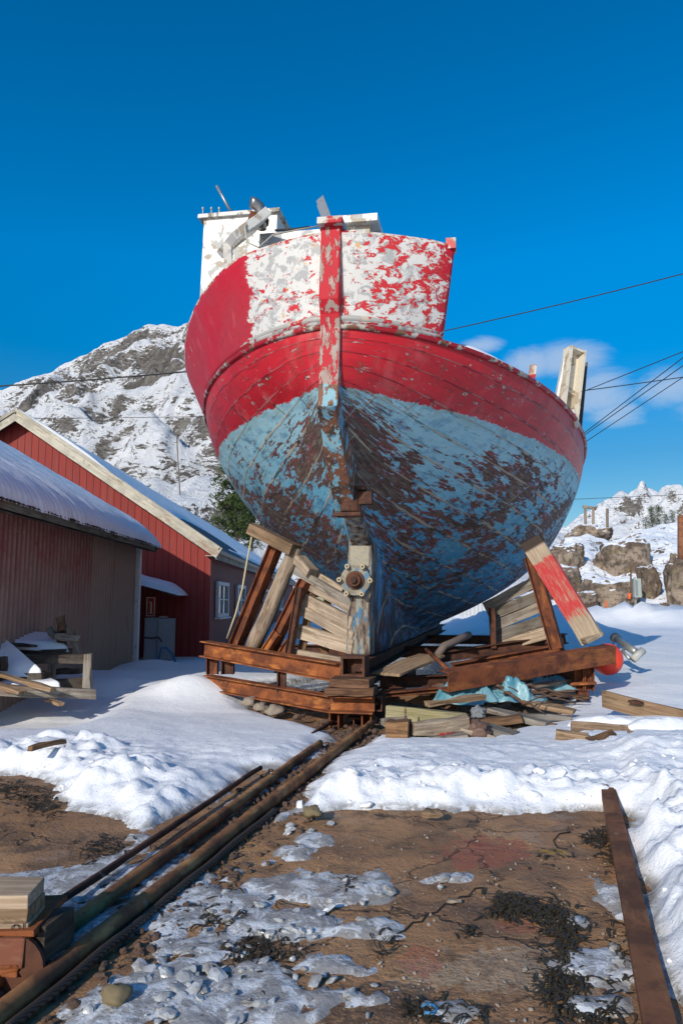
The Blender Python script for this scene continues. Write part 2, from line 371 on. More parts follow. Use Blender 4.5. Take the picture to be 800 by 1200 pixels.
def mat_ground():
    t = NT('rusty_slipway_concrete'); c = t.coord()
    n1 = t.noise(c, 1.1, 6, .6, .5); n2 = t.noise(c, 5, 7, .68, .3); n3 = t.noise(c, 40, 5, .7)
    col = t.ramp(n1, [(.28, (.17, .098, .055)), (.45, (.33, .175, .085)), (.55, (.44, .23, .10)), (.72, (.50, .30, .16))])
    col = t.mix(t.math('MULTIPLY', t.step(n2, .45, .66), .65), col, (.085, .058, .042))
    col = t.mix(t.math('MULTIPLY', t.step(t.noise(t.mapping(c, loc=(3, 1, 0)), 2.3, 6, .62), .56, .68), .6), col, (.36, .27, .2))
    col = t.mix(t.math('MULTIPLY', t.step(t.noise(t.mapping(c, loc=(9, 4, 0)), 4.5, 6, .7, .5), .6, .67), .8), col, (.022, .018, .015))
    s = t.sep(c)
    def blob(px, py, rx, ry, colr, amt):
        nonlocal col
        p = gnd(px, py)
        dx = t.math('DIVIDE', t.math('SUBTRACT', s[0], p.x), rx); dy = t.math('DIVIDE', t.math('SUBTRACT', s[1], p.y), ry)
        r = t.math('SQRT', t.math('ADD', t.math('MULTIPLY', dx, dx), t.math('MULTIPLY', dy, dy)))
        r = t.math('ADD', r, t.math('MULTIPLY', t.math('SUBTRACT', n2, .5), 3.4))
        col = t.mix(t.math('MULTIPLY', t.math('MULTIPLY', t.step(r, 1.0, .86), t.step(n3, .62, .50)), amt), col, colr)
    blob(560, 1000, .24, .22, (.34, .085, .05), .75); blob(648, 998, .09, .06, (.50, .30, .04), .7)
    blob(600, 1140, .35, .16, (.42, .32, .22), .6); blob(470, 990, .3, .18, (.3, .16, .07), .5); blob(20, 960, .5, .3, (.30, .15, .06), .6)
    blob(602, 1085, .07, .05, (.35, .11, .07), .6); blob(495, 1125, .08, .10, (.35, .08, .05), .5); blob(430, 1180, .3, .12, (.06, .04, .032), .7); blob(540, 1065, .25, .08, (.09, .06, .045), .5)
    spk = t.step(t.voro(c, 22), .10, .05); spk2 = t.step(t.noise(c, 5, 2), .5, .6)
    col = t.mix(t.math('MULTIPLY', t.math('MULTIPLY', spk, spk2), .7), col, (.45, .38, .3))
    col = t.mix(t.math('MULTIPLY', t.step(n3, .57, .68), .65), col, (.045, .034, .026))
    n4 = t.noise(c, 130, 3, .6); col = t.mix(t.math('MULTIPLY', t.step(n4, .58, .66), .35), col, (.42, .33, .24))
    wet = t.step(t.noise(t.mapping(c, loc=(1, 7, 0)), 1.7, 6, .65, .4), .56, .63); col = t.mix(t.math('MULTIPLY', wet, .55), col, (.07, .048, .034))
    ck = t.step(t.voro(t.vadd(c, t.n('ShaderNodeVectorMath', {0: t.noise(c, 3, 4, .6, out=1), 1: (.5, .5, .5)}, operation='MULTIPLY').outputs[0]), .9, 'DISTANCE_TO_EDGE'), .012, .004)
    col = t.mix(t.math('MULTIPLY', ck, .45), col, (.02, .015, .012))
    t.bump(t.math('SUBTRACT', t.math('ADD', t.math('MULTIPLY', n2, .9), t.math('MULTIPLY', n3, .55)), ck), .8, .03)
    rough = t.math('ADD', .45, t.math('MULTIPLY', n2, .5))
    return t.fin(col, rough, .35)
gxs = axis(-4, 4, .05, 1.25, -3000, 3000); gys = axis(1.6, 9, .05, 1.15, -30, 4500)
X2, Y2 = np.meshgrid(gxs, gys)
gz = base_h(X2, Y2) + fbm(X2 * 1.7, Y2 * 1.7, 4, 61) * .008 + fbm(X2 * 8, Y2 * 8, 3, 63) * .004 - sstep(9, 14, Y2) * .3
grid_obj('ground', X2, Y2, gz, mat_ground(), kind='structure')

def snow_top(x, y):
    X = np.array([[x]], float); Y = np.array([[y]], float)
    return float(base_h(X, Y)[0, 0] + max(snow_field(X, Y)[0, 0], 0))

# ------------------------------------------------------------------ boat
TH_, HE, BX, BY = .2043, .03, -.1714, 6.3096
BM = Matrix.Translation((BX, BY, 0)) @ Matrix.Rotation(-TH_, 4, 'Z') @ Matrix.Translation((0, 0, 1)) @ Matrix.Rotation(HE, 4, 'Y') @ Matrix.Translation((0, 0, -1))
boat = thing('fishing_boat', 'old wooden fishing boat hauled out on a cradle, red topsides and peeling blue bottom', 'boat', mat=BM)
def bl(lat, s, z): return BM @ Vector((lat, s, z))
def u2(): return Vector((math.sin(TH_), math.cos(TH_), 0))
KEEL = .62
def hB(s):
    t = np.clip(s / 6.38, 0, 1); b = 2.8152 * (1 - (1 - t) ** 2.173) ** (1 / 1.7343)
    return b * np.clip(1 - np.clip((s - 8.2) / 7.3, 0, 1) ** 2.1, 0, 1)
def hZr(s): return 3.6906 - .0392 * s + .0009 * s * s + .018 * np.maximum(s - 8, 0) ** 2
def hK(s): return np.maximum(.5366 + 2.32 * np.exp(-(s / 3.01) ** 1.15), .68) + .035 * np.maximum(s - 10.5, 0) ** 2.2
def hf(s, t):
    w = np.exp(-s / 6.18); A = .8177 + (1.4921 - .8177) * w; b = 2.667 + (1.554 - 2.667) * w
    return 1 - (1 - t ** A) ** b
def hull_pt(s, t):
    g = sstep(.8, 1.9, s) * sstep(15.4, 13.5, s)
    y = np.sqrt((hB(s) * hf(s, np.clip(t, 0, 1))) ** 2 + (.135 * g) ** 2 * sstep(1.0, .3, t) ** 2)
    k = hK(s); zb = np.where(s > 1.88, np.minimum(KEEL + .03 * np.maximum(s - 11, 0) ** 2, k), k)
    z = np.where(t >= 0, k + (hZr(s) - k) * t, zb + (k - zb) * (1 + t / .25))
    return y, z
ss = np.concatenate([np.linspace(0, 1, 26) ** 1.7 * 1.0, np.linspace(1.05, 1.87, 14), [1.885], np.linspace(1.95, 8, 70), np.linspace(8.15, 15.5, 50)])
tt = np.concatenate([np.linspace(-.25, -.02, 6), np.linspace(0, 1, 46)])
S_, T_ = np.meshgrid(ss, tt, indexing='ij')
yh, zh = hull_pt(S_, T_)
Yc = np.concatenate([-yh[:, ::-1], yh], 1); Zc = np.concatenate([zh[:, ::-1], zh], 1); Sc = np.concatenate([S_, S_], 1); Tc = np.concatenate([T_[:, ::-1], T_], 1)
# individual strakes: tiny steps so plank edges catch light
NST = 11

def mat_hull():
    t = NT('peeling_hull_paint'); c = t.coord(); s = t.sep(c)
    al, gi = t.attr('along'), t.attr('girth')
    side = t.math('SIGN', s[0])
    gw = t.math('ADD', gi, t.math('MULTIPLY', t.math('SUBTRACT', t.noise(t.comb(al, side, 0), 1.1, 3), .5), .035))
    v = t.math('MULTIPLY', gw, NST); fr = t.math('FRACT', v); pid = t.math('FLOOR', v)
    edge = t.math('MINIMUM', fr, t.math('SUBTRACT', 1.0, fr))
    P = t.comb(al, t.math('MULTIPLY', gi, 3.4), t.math('MULTIPLY', side, 9))
    wn = t.n('ShaderNodeTexWhiteNoise', {'Vector': t.comb(pid, t.math('FLOOR', t.math('ADD', t.math('MULTIPLY', al, .3), t.math('MULTIPLY', pid, .37))), side)}).outputs[0]
    seamw = t.math('MULTIPLY', t.step(t.noise(P, 2.6, 3), .35, .75), .05)
    seam = t.step(t.math('SUBTRACT', t.math('ADD', edge, t.math('MULTIPLY', t.math('SUBTRACT', t.noise(P, 26, 4, .7), .5), .05)), seamw), .026, .006)
    bw = t.math('FRACT', t.math('ADD', t.math('MULTIPLY', al, .37), t.math('MULTIPLY', t.math('SINE', t.math('MULTIPLY', pid, 12.9)), .9)))
    seam = t.math('MAXIMUM', seam, t.math('MULTIPLY', t.step(bw, .010, .004), .7))
    # ---- red topsides
    rn = t.noise(t.mapping(P, (1, 1, 1)), 3.2, 6, .6)
    red = t.mix(t.step(rn, .35, .68), (.52, .011, .020), (.38, .009, .016))
    red = t.mix(t.math('MULTIPLY', t.step(t.noise(t.mapping(c, (2.2, 2.2, .5)), 2.2, 5, .6), .55, .72), .5), red, (.56, .06, .07))
    red = t.mix(t.math('MULTIPLY', t.step(wn, .6, 1), .25), red, (.24, .006, .014))
    streaks = t.step(t.noise(t.mapping(c, (9, 9, .7)), 1.6, 6, .66), .56, .68)
    red = t.mix(t.math('MULTIPLY', streaks, .65), red, (.17, .05, .025))
    scuf = t.step(t.noise(t.mapping(P, (.8, 2.4, 1), (2, 9, 4)), 5, 8, .72, .4), .565, .60); red = t.mix(t.math('MULTIPLY', scuf, .7), red, (.24, .012, .016))
    fade = t.step(t.noise(t.mapping(c, (1.5, 1.5, .6), (3, 3, 3)), 1.8, 6, .66), .52, .66); red = t.mix(t.math('MULTIPLY', fade, .45), red, (.56, .10, .10))
    chip = t.step(t.noise(t.mapping(P, (1, 1.3, 1)), 10.5, 6, .68), .615, .635)
    red = t.mix(chip, red, t.mix(t.step(t.noise(c, 20, 2), .4, .6), (.42, .34, .32), (.12, .06, .045)))
    bolts = t.math('MULTIPLY', t.step(t.voro(t.mapping(P, (1, 1, 1)), 3.6), .115, .085), t.step(t.noise(P, 1.7, 2), .38, .44))
    red = t.mix(t.math('MULTIPLY', bolts, .85), red, t.mix(t.step(t.noise(c, 31, 2), .45, .55), (.45, .38, .33), (.07, .04, .03)))
    red = t.mix(t.math('MULTIPLY', seam, .65), red, t.mix(t.step(t.noise(P, 5, 3), .46, .56), (.07, .012, .014), (.34, .16, .15)))
    # ---- blue bottom
    dz = t.math('ADD', s[2], t.math('MULTIPLY', t.math('SUBTRACT', t.noise(c, 1.4, 4), .5), 1.1))
    blue = t.ramp(t.math('DIVIDE', dz, 3.4), [(.28, (.016, .16, .36)), (.5, (.032, .27, .50)), (.68, (.13, .42, .59)), (.86, (.30, .54, .62))])
    blue = t.mix(t.math('MULTIPLY', t.step(t.noise(t.mapping(P, (1.2, 3, 1)), 6, 5, .65), .5, .7), .5), blue, (.30, .46, .52))
    blue = t.mix(t.math('MULTIPLY', t.step(t.noise(t.mapping(P, (1.5, 1.5, 1), (4, 2, 1)), 3.1, 5, .65), .52, .66), .55), blue, (.015, .13, .30))
    big = t.noise(t.mapping(c, loc=(2.3, .4, 5.1)), 1.05, 3, .5)
    zdens = t.ramp(t.math('DIVIDE', s[2], 3.4), [(.2, (.30,) * 3), (.4, (.25,) * 3), (.62, (.42,) * 3), (.78, (.40,) * 3), (.88, (.10,) * 3), (.95, (.0,) * 3)])
    dens = t.math('ADD', t.math('ADD', t.math('MULTIPLY', t.math('SUBTRACT', big, .5), .52), t.math('MULTIPLY', side, .004)), t.math('MULTIPLY', t.math('SUBTRACT', wn, .5), .05))
    dens = t.math('ADD', dens, t.math('MULTIPLY', t.math('SUBTRACT', zdens, .3), .36))
    f1 = t.math('ADD', t.math('MULTIPLY', t.noise(t.mapping(P, (.75, 2.2, 1)), 6.0, 10, .74, .4), .75), t.math('MULTIPLY', t.noise(t.mapping(P, (.45, 5.5, 1), (5, 1, 3)), 6.0, 8, .72), .25))
    fl = t.math('ADD', f1, dens)
    prim = t.step(fl, .522, .532); wood = t.step(t.math('ADD', fl, t.math('MULTIPLY', t.math('SUBTRACT', t.noise(t.mapping(P, (.8, 2.5, 1), (9, 2, 7)), 3.4, 7, .7), .5), .30)), .566, .578); bare = t.step(fl, .62, .67)
    under = t.mix(t.step(t.noise(P, 4, 4), .4, .62), (.24, .068, .058), (.155, .055, .045))
    wcol = t.mix(t.step(t.noise(t.mapping(P, (1, 9, 1)), 5, 5, .65), .38, .62), (.065, .042, .033), (.155, .10, .075))
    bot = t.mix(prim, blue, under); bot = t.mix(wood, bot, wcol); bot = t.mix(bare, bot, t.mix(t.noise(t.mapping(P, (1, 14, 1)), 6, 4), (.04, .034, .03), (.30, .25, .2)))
    chalk = t.step(t.noise(t.mapping(P, (.9, 3.2, 1), (2, 5, 8)), 4.2, 8, .74, .3), .54, .60)
    bot = t.mix(t.math('MULTIPLY', t.math('MULTIPLY', chalk, t.math('SUBTRACT', 1.0, prim)), .55), bot, (.36, .56, .62))
    teal = t.step(t.noise(t.mapping(P, (1, 2, 1), (12, 5, 8)), 3.0, 7, .7), .56, .62); bot = t.mix(t.math('MULTIPLY', t.math('MULTIPLY', teal, t.math('SUBTRACT', 1.0, prim)), .5), bot, (.05, .28, .36))
    graz = t.step(t.noise(t.mapping(P, (.7, 5, 1), (7, 3, 2)), 5, 7, .72, .3), .57, .65)
    bot = t.mix(t.math('MULTIPLY', graz, .6), bot, (.32, .29, .25))
    drk = t.step(t.noise(t.mapping(P, (.8, 2.6, 1), (1, 8, 2)), 2.4, 8, .7, .4), .575, .60)
    bot = t.mix(t.math('MULTIPLY', drk, .55), bot, (.030, .024, .022))
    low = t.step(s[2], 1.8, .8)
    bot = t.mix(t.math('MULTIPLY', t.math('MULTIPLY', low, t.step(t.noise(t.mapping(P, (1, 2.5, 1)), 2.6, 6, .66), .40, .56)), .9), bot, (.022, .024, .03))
    putty = t.mix(t.step(t.noise(P, 3.4, 5, .6), .40, .50), (.035, .03, .028), (.46, .39, .29))
    bot = t.mix(t.math('MULTIPLY', seam, .85), bot, putty)
    # ---- boundary
    wl = t.math('SUBTRACT', 3.134, t.math('MULTIPLY', s[1], .0107))
    zz = t.math('ADD', s[2], t.math('MULTIPLY', t.math('SUBTRACT', t.noise(c, 10, 7, .75), .5), .11))
    zz = t.math('ADD', zz, t.math('MULTIPLY', t.math('SUBTRACT', t.noise(c, 1.3, 2), .5), .05))
    k = t.step(t.math('SUBTRACT', zz, wl), -.004, .004)
    fringe = t.math('MULTIPLY', t.step(t.math('SUBTRACT', zz, wl), -.13, -.02), t.step(t.noise(c, 8, 7, .7), .42, .52))
    bot = t.mix(t.math('MULTIPLY', fringe, .75), bot, t.mix(t.noise(c, 4, 4), (.17, .40, .50), (.33, .40, .34)))
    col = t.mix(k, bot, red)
    peel = t.math('MULTIPLY', t.math('SUBTRACT', 1.0, k), t.math('ADD', t.math('MULTIPLY', prim, .5), t.math('MULTIPLY', wood, .5)))
    h = t.math('SUBTRACT', t.math('MULTIPLY', t.noise(P, 18, 4), .25), t.math('ADD', t.math('MULTIPLY', seam, 1.5), t.math('ADD', peel, t.math('MULTIPLY', chip, .4))))
    h = t.math('ADD', h, t.math('MULTIPLY', t.math('MULTIPLY', fr, t.math('SUBTRACT', 1.0, fr)), 1.6))
    t.bump(h, .7, .012)
    rough = t.math('ADD', .42, t.math('MULTIPLY', t.math('SUBTRACT', 1.0, k), .33))
    return t.fin(col, rough, .4)
HULLM = mat_hull()
gx_, gy_, gz_ = Yc, Sc, Zc
GIR = np.where(Tc >= 0, (hZr(Sc) - Zc) * (.45 / (hZr(Sc) - hK(Sc)) + .55 / 2.7), .45 + .55 * (hZr(Sc) - hK(Sc)) / 2.7 - Tc * .35)
hull = grid_obj('hull', gx_, gy_, gz_, HULLM, None, attrs={'along': Sc, 'girth': GIR})
place(hull, BM, boat)

def mat_post():
    t = NT('worn_post_paint'); c = t.coord(); s = t.sep(c)
    n = t.noise(t.mapping(c, (3, 3, 1)), 5, 7, .66, .4)
    red = t.mix(t.step(n, .50, .53), (.46, .008, .02), (.30, .01, .016))
    red = t.mix(t.step(n, .535, .55), red, t.mix(t.noise(c, 9, 4), (.46, .40, .36), (.22, .11, .07)))
    blue = t.mix(t.step(n, .46, .48), (.10, .32, .46), (.22, .40, .46))
    n2 = t.noise(t.mapping(c, (2.5, 2.5, 1), (5, 5, 5)), 3.6, 7, .66, .3)
    blue = t.mix(t.step(n2, .45, .48), blue, t.mix(t.step(t.noise(c, 6, 5), .42, .58), (.07, .042, .03), (.21, .085, .045)))
    blue = t.mix(t.step(n2, .60, .64), blue, (.38, .33, .27))
    wl = t.math('ADD', s[2], t.math('MULTIPLY', t.math('SUBTRACT', t.noise(c, 8, 4), .5), .1))
    t.bump(t.math('ADD', n, n2), .6, .01)
    return t.fin(t.mix(t.step(wl, 3.12, 3.14), blue, red), .62, .3)
POSTM = mat_post()
def loft(name, secs, mat, parent, mw, bevel=.012, **kw):
    """secs: list of (centre, right vec, out vec, half width, depth)"""
    bm = bmesh.new(); rings = []
    for c, r, o, w, d in secs:
        c, r, o = Vector(c), Vector(r), Vector(o)
        rings.append([bm.verts.new(c + r * w * a + o * d * b) for a, b in ((-1, 0), (-.86, 1), (.86, 1), (1, 0))])
    for a, b in zip(rings, rings[1:]):
        for k in range(4): bm.faces.new((a[k], a[(k + 1) % 4], b[(k + 1) % 4], b[k]))
    bm.faces.new(rings[0][::-1]); bm.faces.new(rings[-1]); bmesh.ops.recalc_face_normals(bm, faces=bm.faces)
    bev(bm, bevel, 2)
    o = finish(name, bm, mat, None, Matrix.Identity(4), **kw); place(o, mw, parent); return o
aft = (0, -1, 0)
secs = []
for z in np.linspace(4.56, 2.86, 16): secs.append(((0, .06 - .1 * sstep(3.69, 3.9, z), z), (1, 0, 0), aft, .105, .10))
loft('stem_batten', secs, POSTM, boat, BM)
secs = []
for s0 in np.linspace(.0, 1.12, 10):
    z = float(hK(np.array(s0))); out = Vector((0, -.78, -.62)) if s0 > .25 else Vector((0, -.95, -.3))
    secs.append(((0, s0 + .05, z + .10), (1, 0, 0), out, .095 + .025 * s0, .19 + .16 * s0))
loft('rudder_horn', secs, POSTM, boat, BM)
def mat_sternpost():
    t = NT('worn_blue_white_sternpost'); c = t.coord(); s = t.sep(c)
    n = t.noise(t.mapping(c, (5, 5, 1.6)), 3.5, 7, .66, .4); n2 = t.noise(t.mapping(c, (7, 7, 1.2), (3, 3, 3)), 2.6, 6, .65)
    col = t.mix(t.step(n, .44, .47), (.04, .15, .27), (.25, .24, .20))
    col = t.mix(t.step(n2, .47, .51), col, (.17, .12, .085)); col = t.mix(t.step(n2, .545, .58), col, (.05, .036, .03))
    col = t.mix(t.math('MULTIPLY', t.step(t.noise(t.mapping(c, (30, 30, 1.5)), 2, 3), .62, .68), .7), col, (.04, .03, .025))
    t.bump(t.math('ADD', n, n2), .6, .012)
    return t.fin(col, .7, .3)
SPM = mat_sternpost()
secs = [((0, 1.98, z), (1, 0, 0), aft, w, d) for z, w, d in ((.635, .155, .22), (.9, .148, .22), (1.2, .15, .23), (1.45, .16, .26), (1.75, .155, .24), (1.95, .14, .26), (2.18, .12, .24), (2.35, .10, .16))]
loft('sternpost', secs, SPM, boat, BM, .02)
loft('stern_knee', [((0, s0, float(hK(np.array(s0))) + .03), (1, 0, 0), Vector((0, -.62, -.78)), .10 + .02 * (s0 - 1.1), .10) for s0 in np.linspace(1.12, 1.80, 7)], SPM, boat, BM, .01)
loft('sternpost_plate', [((0, 1.74, z), (1, 0, 0), aft, .12, .018) for z in (1.82, 1.6)], mat_plain('primer_plate', (.34, .30, .22), .6, .5, 9, dirt=(.05, .14, .24), dirtamt=.8), boat, BM, .004)
# stern tube flange with six bolt bosses
fc = Vector((-.03, 1.71, 1.44)); FM = BM @ Matrix.Translation(fc) @ Matrix.Rotation(R(90), 4, 'X')
bm = bmesh.new(); nn = 48; ring0, ring1 = [], []
for k in range(nn):
    a = 2 * math.pi * k / nn; r = .165 + .035 * max(0, math.cos(6 * a)) ** 2
    ring0.append(bm.verts.new((r * math.cos(a), r * math.sin(a), -.02))); ring1.append(bm.verts.new((r * math.cos(a), r * math.sin(a), .05)))
for k in range(nn): bm.faces.new((ring0[k], ring0[(k + 1) % nn], ring1[(k + 1) % nn], ring1[k]))
bm.faces.new(ring1); bm.faces.new(ring0[::-1]); bev(bm, .005, 1)
flange = finish('stern_tube_flange', bm, mat_chipped('blue_flange', (.06, .16, .26), (.20, .18, .14), .44, (.3, .27, .2), 9), boat, FM)
for k in range(6):
    a = 2 * math.pi * k / 6 ; p = Vector((.17 * math.cos(a), .17 * math.sin(a), 0))
    bm = bmesh.new(); tube_bm(bm, [(0, 0, .02), (0, 0, .11)], .026, 12)
    bm2 = finish('bolt_boss', bm, mat_plain('tan_boss', (.46, .36, .22), .55, .3, 20) if k == 0 else bpy.data.materials['tan_boss'], flange, FM @ Matrix.Translation(p))
    bm = bmesh.new(); tube_bm(bm, [(0, 0, .10), (0, 0, .114)], .012, 8)
    finish('bolt_hole', bm, BLACK, bm2, FM @ Matrix.Translation(p))
bm = bmesh.new(); tube_bm(bm, [(0, 0, .0), (0, 0, .075), (0, 0, .08), (0, 0, .13)], [.105, .10, .075, .07], 24)
finish('shaft_hub', bm, RUST_DARK, flange, FM)
bm = bmesh.new(); tube_bm(bm, [(0, 0, .13), (0, 0, .17)], [.038, .034], 16)
finish('shaft_end', bm, RUST_DARK, flange, FM)
# rudder bearing
bm = bmesh.new(); tube_bm(bm, [(0, 0, -.11), (0, 0, -.1), (0, 0, .1), (0, 0, .12)], [.085, .105, .1, .08], 16); boxbm(bm, .13, .1, .12, (.15, 0, .03)); boxbm(bm, .30, .2, .03, (.0, 0, .125)); boxbm(bm, .26, .18, .035, (-.02, 0, -.13)); bev(bm, .006, 1)
finish('rudder_bearing', bm, RUST_HOT if False else RUST_DARK, boat, Matrix.Translation(at(411, 588, 7.12)) @ Matrix.Rotation(-TH_, 4, 'Z'))

# bulwark: raised round the stern, longer on the port side
def mat_bulwark():
    t = NT('peeling_bulwark_paint'); c = t.coord(); s = t.sep(c)
    n = t.noise(t.mapping(c, (1, 1, 1.2)), 6.0, 9, .70, .5); nf = t.noise(c, 13, 6, .66, .3)
    red = t.mix(t.step(t.noise(c, 1.7, 5), .35, .7), (.48, .009, .024), (.40, .028, .04))
    red = t.mix(t.math('MULTIPLY', t.step(t.noise(t.mapping(c, (3, 3, .7)), 2.5, 5), .56, .7), .4), red, (.54, .10, .11))
    pale = t.mix(t.step(n, .50, .54), (.60, .585, .55), (.36, .36, .35))
    pale = t.mix(t.math('MULTIPLY', t.step(nf, .52, .6), .55), pale, (.60, .60, .58))
    pale = t.mix(t.step(t.noise(t.mapping(c, loc=(4, 1, 2)), 9, 7, .68), .63, .65), pale, (.58, .36, .17))
    right = t.step(s[0], -.02, .02)
    ax = t.math('ABSOLUTE', s[0])
    m = t.math('ADD', ax, t.math('MULTIPLY', t.math('SUBTRACT', n, .5), .55))
    inl = t.step(m, .87, .845)
    inr = t.step(t.math('ADD', ax, t.math('MULTIPLY', t.math('SUBTRACT', n, .5), 1.5)), .98, .90)
    inside = t.mix(right, inl, inr)
    fl = t.math('ADD', t.math('MULTIPLY', t.noise(t.mapping(c, (1, 1, 1.6), (1, 3, 2)), 9.5, 9, .74, .5), 1.0), t.math('MULTIPLY', t.math('SUBTRACT', t.noise(c, 1.6, 3), .5), .5))
    thr = t.mix(right, (.565,) * 3, (.50,) * 3)
    flakes = t.step(t.math('SUBTRACT', fl, thr), 0, .012)
    pat = t.mix(flakes, pale, (.52, .022, .028))
    col = t.mix(inside, red, pat)
    scr = t.math('MULTIPLY', t.step(t.noise(t.mapping(c, loc=(8, 8, 1)), 3.8, 7, .68, .3), .665, .68), .9)
    col = t.mix(scr, col, (.60, .52, .42))
    t.bump(t.math('ADD', t.math('MULTIPLY', inside, -.6), t.math('ADD', t.math('MULTIPLY', flakes, .4), t.math('MULTIPLY', nf, .4))), .6, .008)
    return t.fin(col, .5, .35)
def bul_sec(sg, s):
    w = np.clip(s * 4, 0, 1); top_b = hB(s) + .25 * w; zt = hZr(s) + .82 - .10 * np.minimum(s, 2.5)
    return top_b, zt, w
sp_ = np.concatenate([np.linspace(6.5, 1, 34)[:-1], np.linspace(1, .2, 18)[:-1], np.linspace(.2, 0, 14) ** 1.0])
sl_ = np.concatenate([-sp_, np.concatenate([np.linspace(0, .2, 14)[1:], np.linspace(.2, .47, 8)[1:]])])
q = np.linspace(0, 1, 16); SL, Q = np.meshgrid(sl_, q, indexing='ij')
sa = np.abs(SL); sgn = np.where(SL > 0, 1.0, -1.0)
# end edge of the starboard side rakes forward towards the top
end = np.where(SL > .3, (SL - .3) / .17, 0); sa2 = sa - end * .115 * Q
tb, zt, w = bul_sec(sgn, sa2)
bx_ = sgn * (hB(sa2) * (1 - Q) + tb * Q); by_ = sa2 - .1 * Q; bz_ = (hZr(sa2) + .005) * (1 - Q) + zt * Q
bul = grid_obj('bulwark', bx_, by_, bz_, mat_bulwark()); place(bul, BM, boat)
sm = bul.modifiers.new('Solidify', 'SOLIDIFY'); sm.thickness = .05; sm.offset = 0
CAPM = mat_chipped('worn_cap_paint', (.50, .03, .03), (.55, .52, .48), .47, (.40, .27, .18), 7)
def curve_part(name, pts, rad, mat, n=8):
    bm = bmesh.new(); tube_bm(bm, pts, rad, n); o = finish(name, bm, mat, None, None, True); place(o, BM, boat); return o
curve_part('cap_rail', [Vector((bx_[i, -1], by_[i, -1], bz_[i, -1] - .004)) for i in range(len(sl_))], .026, CAPM)
bm = bmesh.new(); boxbm(bm, .09, .12, .10, (bx_[-1, -1] - .02, by_[-1, -1], bz_[-1, -1] + .03)); bev(bm, .02, 2); o = finish('cap_rail_end', bm, CAPM, None, None); place(o, BM, boat)
LOWST = mat_chipped('grey_strake_paint', (.40, .39, .36), (.44, .03, .035), .52, (.46, .40, .33), 6)
bm = bmesh.new(); boxbm(bm, .225, .22, .06, (0, -.1, 4.585)); bev(bm, .028, 3); o = finish('stem_cap', bm, LOWST, None, None); place(o, BM, boat)
sr = np.concatenate([np.linspace(15, 1, 60)[:-1], np.linspace(1, .0, 24)])
def edge_pts(sg, off, dz): return [Vector((sg * (float(hB(np.array(x))) + off), float(x) - (off if x < .05 else 0), float(hZr(np.array(x))) + dz)) for x in sr]
STRAKE = mat_chipped('worn_strake_paint', (.34, .012, .02), (.40, .38, .34), .52, (.15, .08, .05), 5)
curve_part('rubbing_strake', edge_pts(-1, .012, -.02), .028, STRAKE); curve_part('rubbing_strake', edge_pts(1, .012, -.02), .028, STRAKE)
bm = bmesh.new(); tube_bm(bm, [Vector((bx_[i, 0], by_[i, 0] - .012, bz_[i, 0] + .05)) for i in range(len(sl_) - 1) if abs(sl_[i]) < .95], .034, 8); o = finish('lower_moulding', bm, LOWST, None, None, True); place(o, BM, boat)
# deck
sd = np.linspace(.05, 15.3, 60); A, Bq = np.meshgrid(sd, np.linspace(-1, 1, 9), indexing='ij')
o = grid_obj('deck', Bq * hB(A) * .985, A, hZr(A) - .06, W_GREY); place(o, BM, boat)
# snow lying along the starboard deck edge
a = np.linspace(.62, 2.4, 40); q2 = np.linspace(0, 1, 14); A, Q2 = np.meshgrid(a, q2, indexing='ij')
hh = .03 + .15 * np.sin(np.pi * Q2) ** .6 * sstep(.6, .95, A) * sstep(2.4, 1.5, A)
sx, sy, sz_ = (hB(A) - .04 - .55 * Q2), A, hZr(A) - .03 + hh + fbm(A * 6, Q2 * 4, 3, 12) * .015
o = grid_obj('snow_drift', sx, sy, sz_, SNOW_P, label='strip of snow lying on the boat deck edge right of the raised stern', cat='snow drift'); place(o, BM)

# superstructure (boat parts given in world space, parented to the boat)
def bbox_part(name, lat0, lat1, s0, s1, z0, z1, mat, bevel=.02, parent=boat):
    bm = bmesh.new(); boxbm(bm, lat1 - lat0, s1 - s0, z1 - z0, ((lat0 + lat1) / 2, (s0 + s1) / 2, (z0 + z1) / 2)); bev(bm, bevel, 2)
    o = finish(name, bm, mat, None, None); place(o, BM, parent); return o
wz = at(235, 250, 8.98).z
wz -= .08
wh = bbox_part('wheelhouse', -2.30, -1.30, 2.3, 4.6, 4.2, wz - .06, WHITE_P)
bbox_part('wheelhouse_roof', -2.37, -1.26, 2.25, 4.7, wz - .062, wz - .01, mat_chipped('grey_roof_edge', (.52, .51, .48), (.3, .28, .25), .5))
for px in (238, 248, 257):
    p = at(px, 250, 9.0); bm = bmesh.new(); tube_bm(bm, [(0, 0, -.05), (0, 0, .05), (0, 0, .055), (0, 0, .08)], [.010, .010, .018, .018], 8); finish('roof_fitting', bm, GALV, boat, Matrix.Translation(p))
cz = at(340, 263, 7.95).z
bbox_part('cabin', -1.32, .02, 1.72, 4.2, 3.5, cz, WHITE_P)
bbox_part('cabin_roof', -.55, .12, 1.62, 4.3, cz + .002, cz + .09, WHITE_P)
vm = WHITE_P
plank('visor', at(305, 258, 8.0), at(266, 288, 7.8), .5, .10, vm, boat, up=(-.45, -.25, .85))
plank('visor_leg', at(267, 286, 7.8), at(268, 314, 7.9), .1, .09, vm, boat, up=(1, 0, 0))
tube('electric_cable', [at(290, 258, 7.7), at(287, 268, 7.6), at(290, 284, 7.55), at(303, 290, 7.55), at(320, 275, 7.6), at(345, 270, 7.7), at(372, 265, 7.75)], .009, mat_plain('beige_cable', (.45, .42, .36)), boat)
tube('black_hose', [at(322, 270, 7.74), at(350, 268, 7.74), at(362, 266, 7.76)], .014, BLACK, boat)
ex = mat_plain('exhaust_steel', (.36, .35, .33), .35, .4, 12, metal=.8, dirt=(.2, .09, .04))
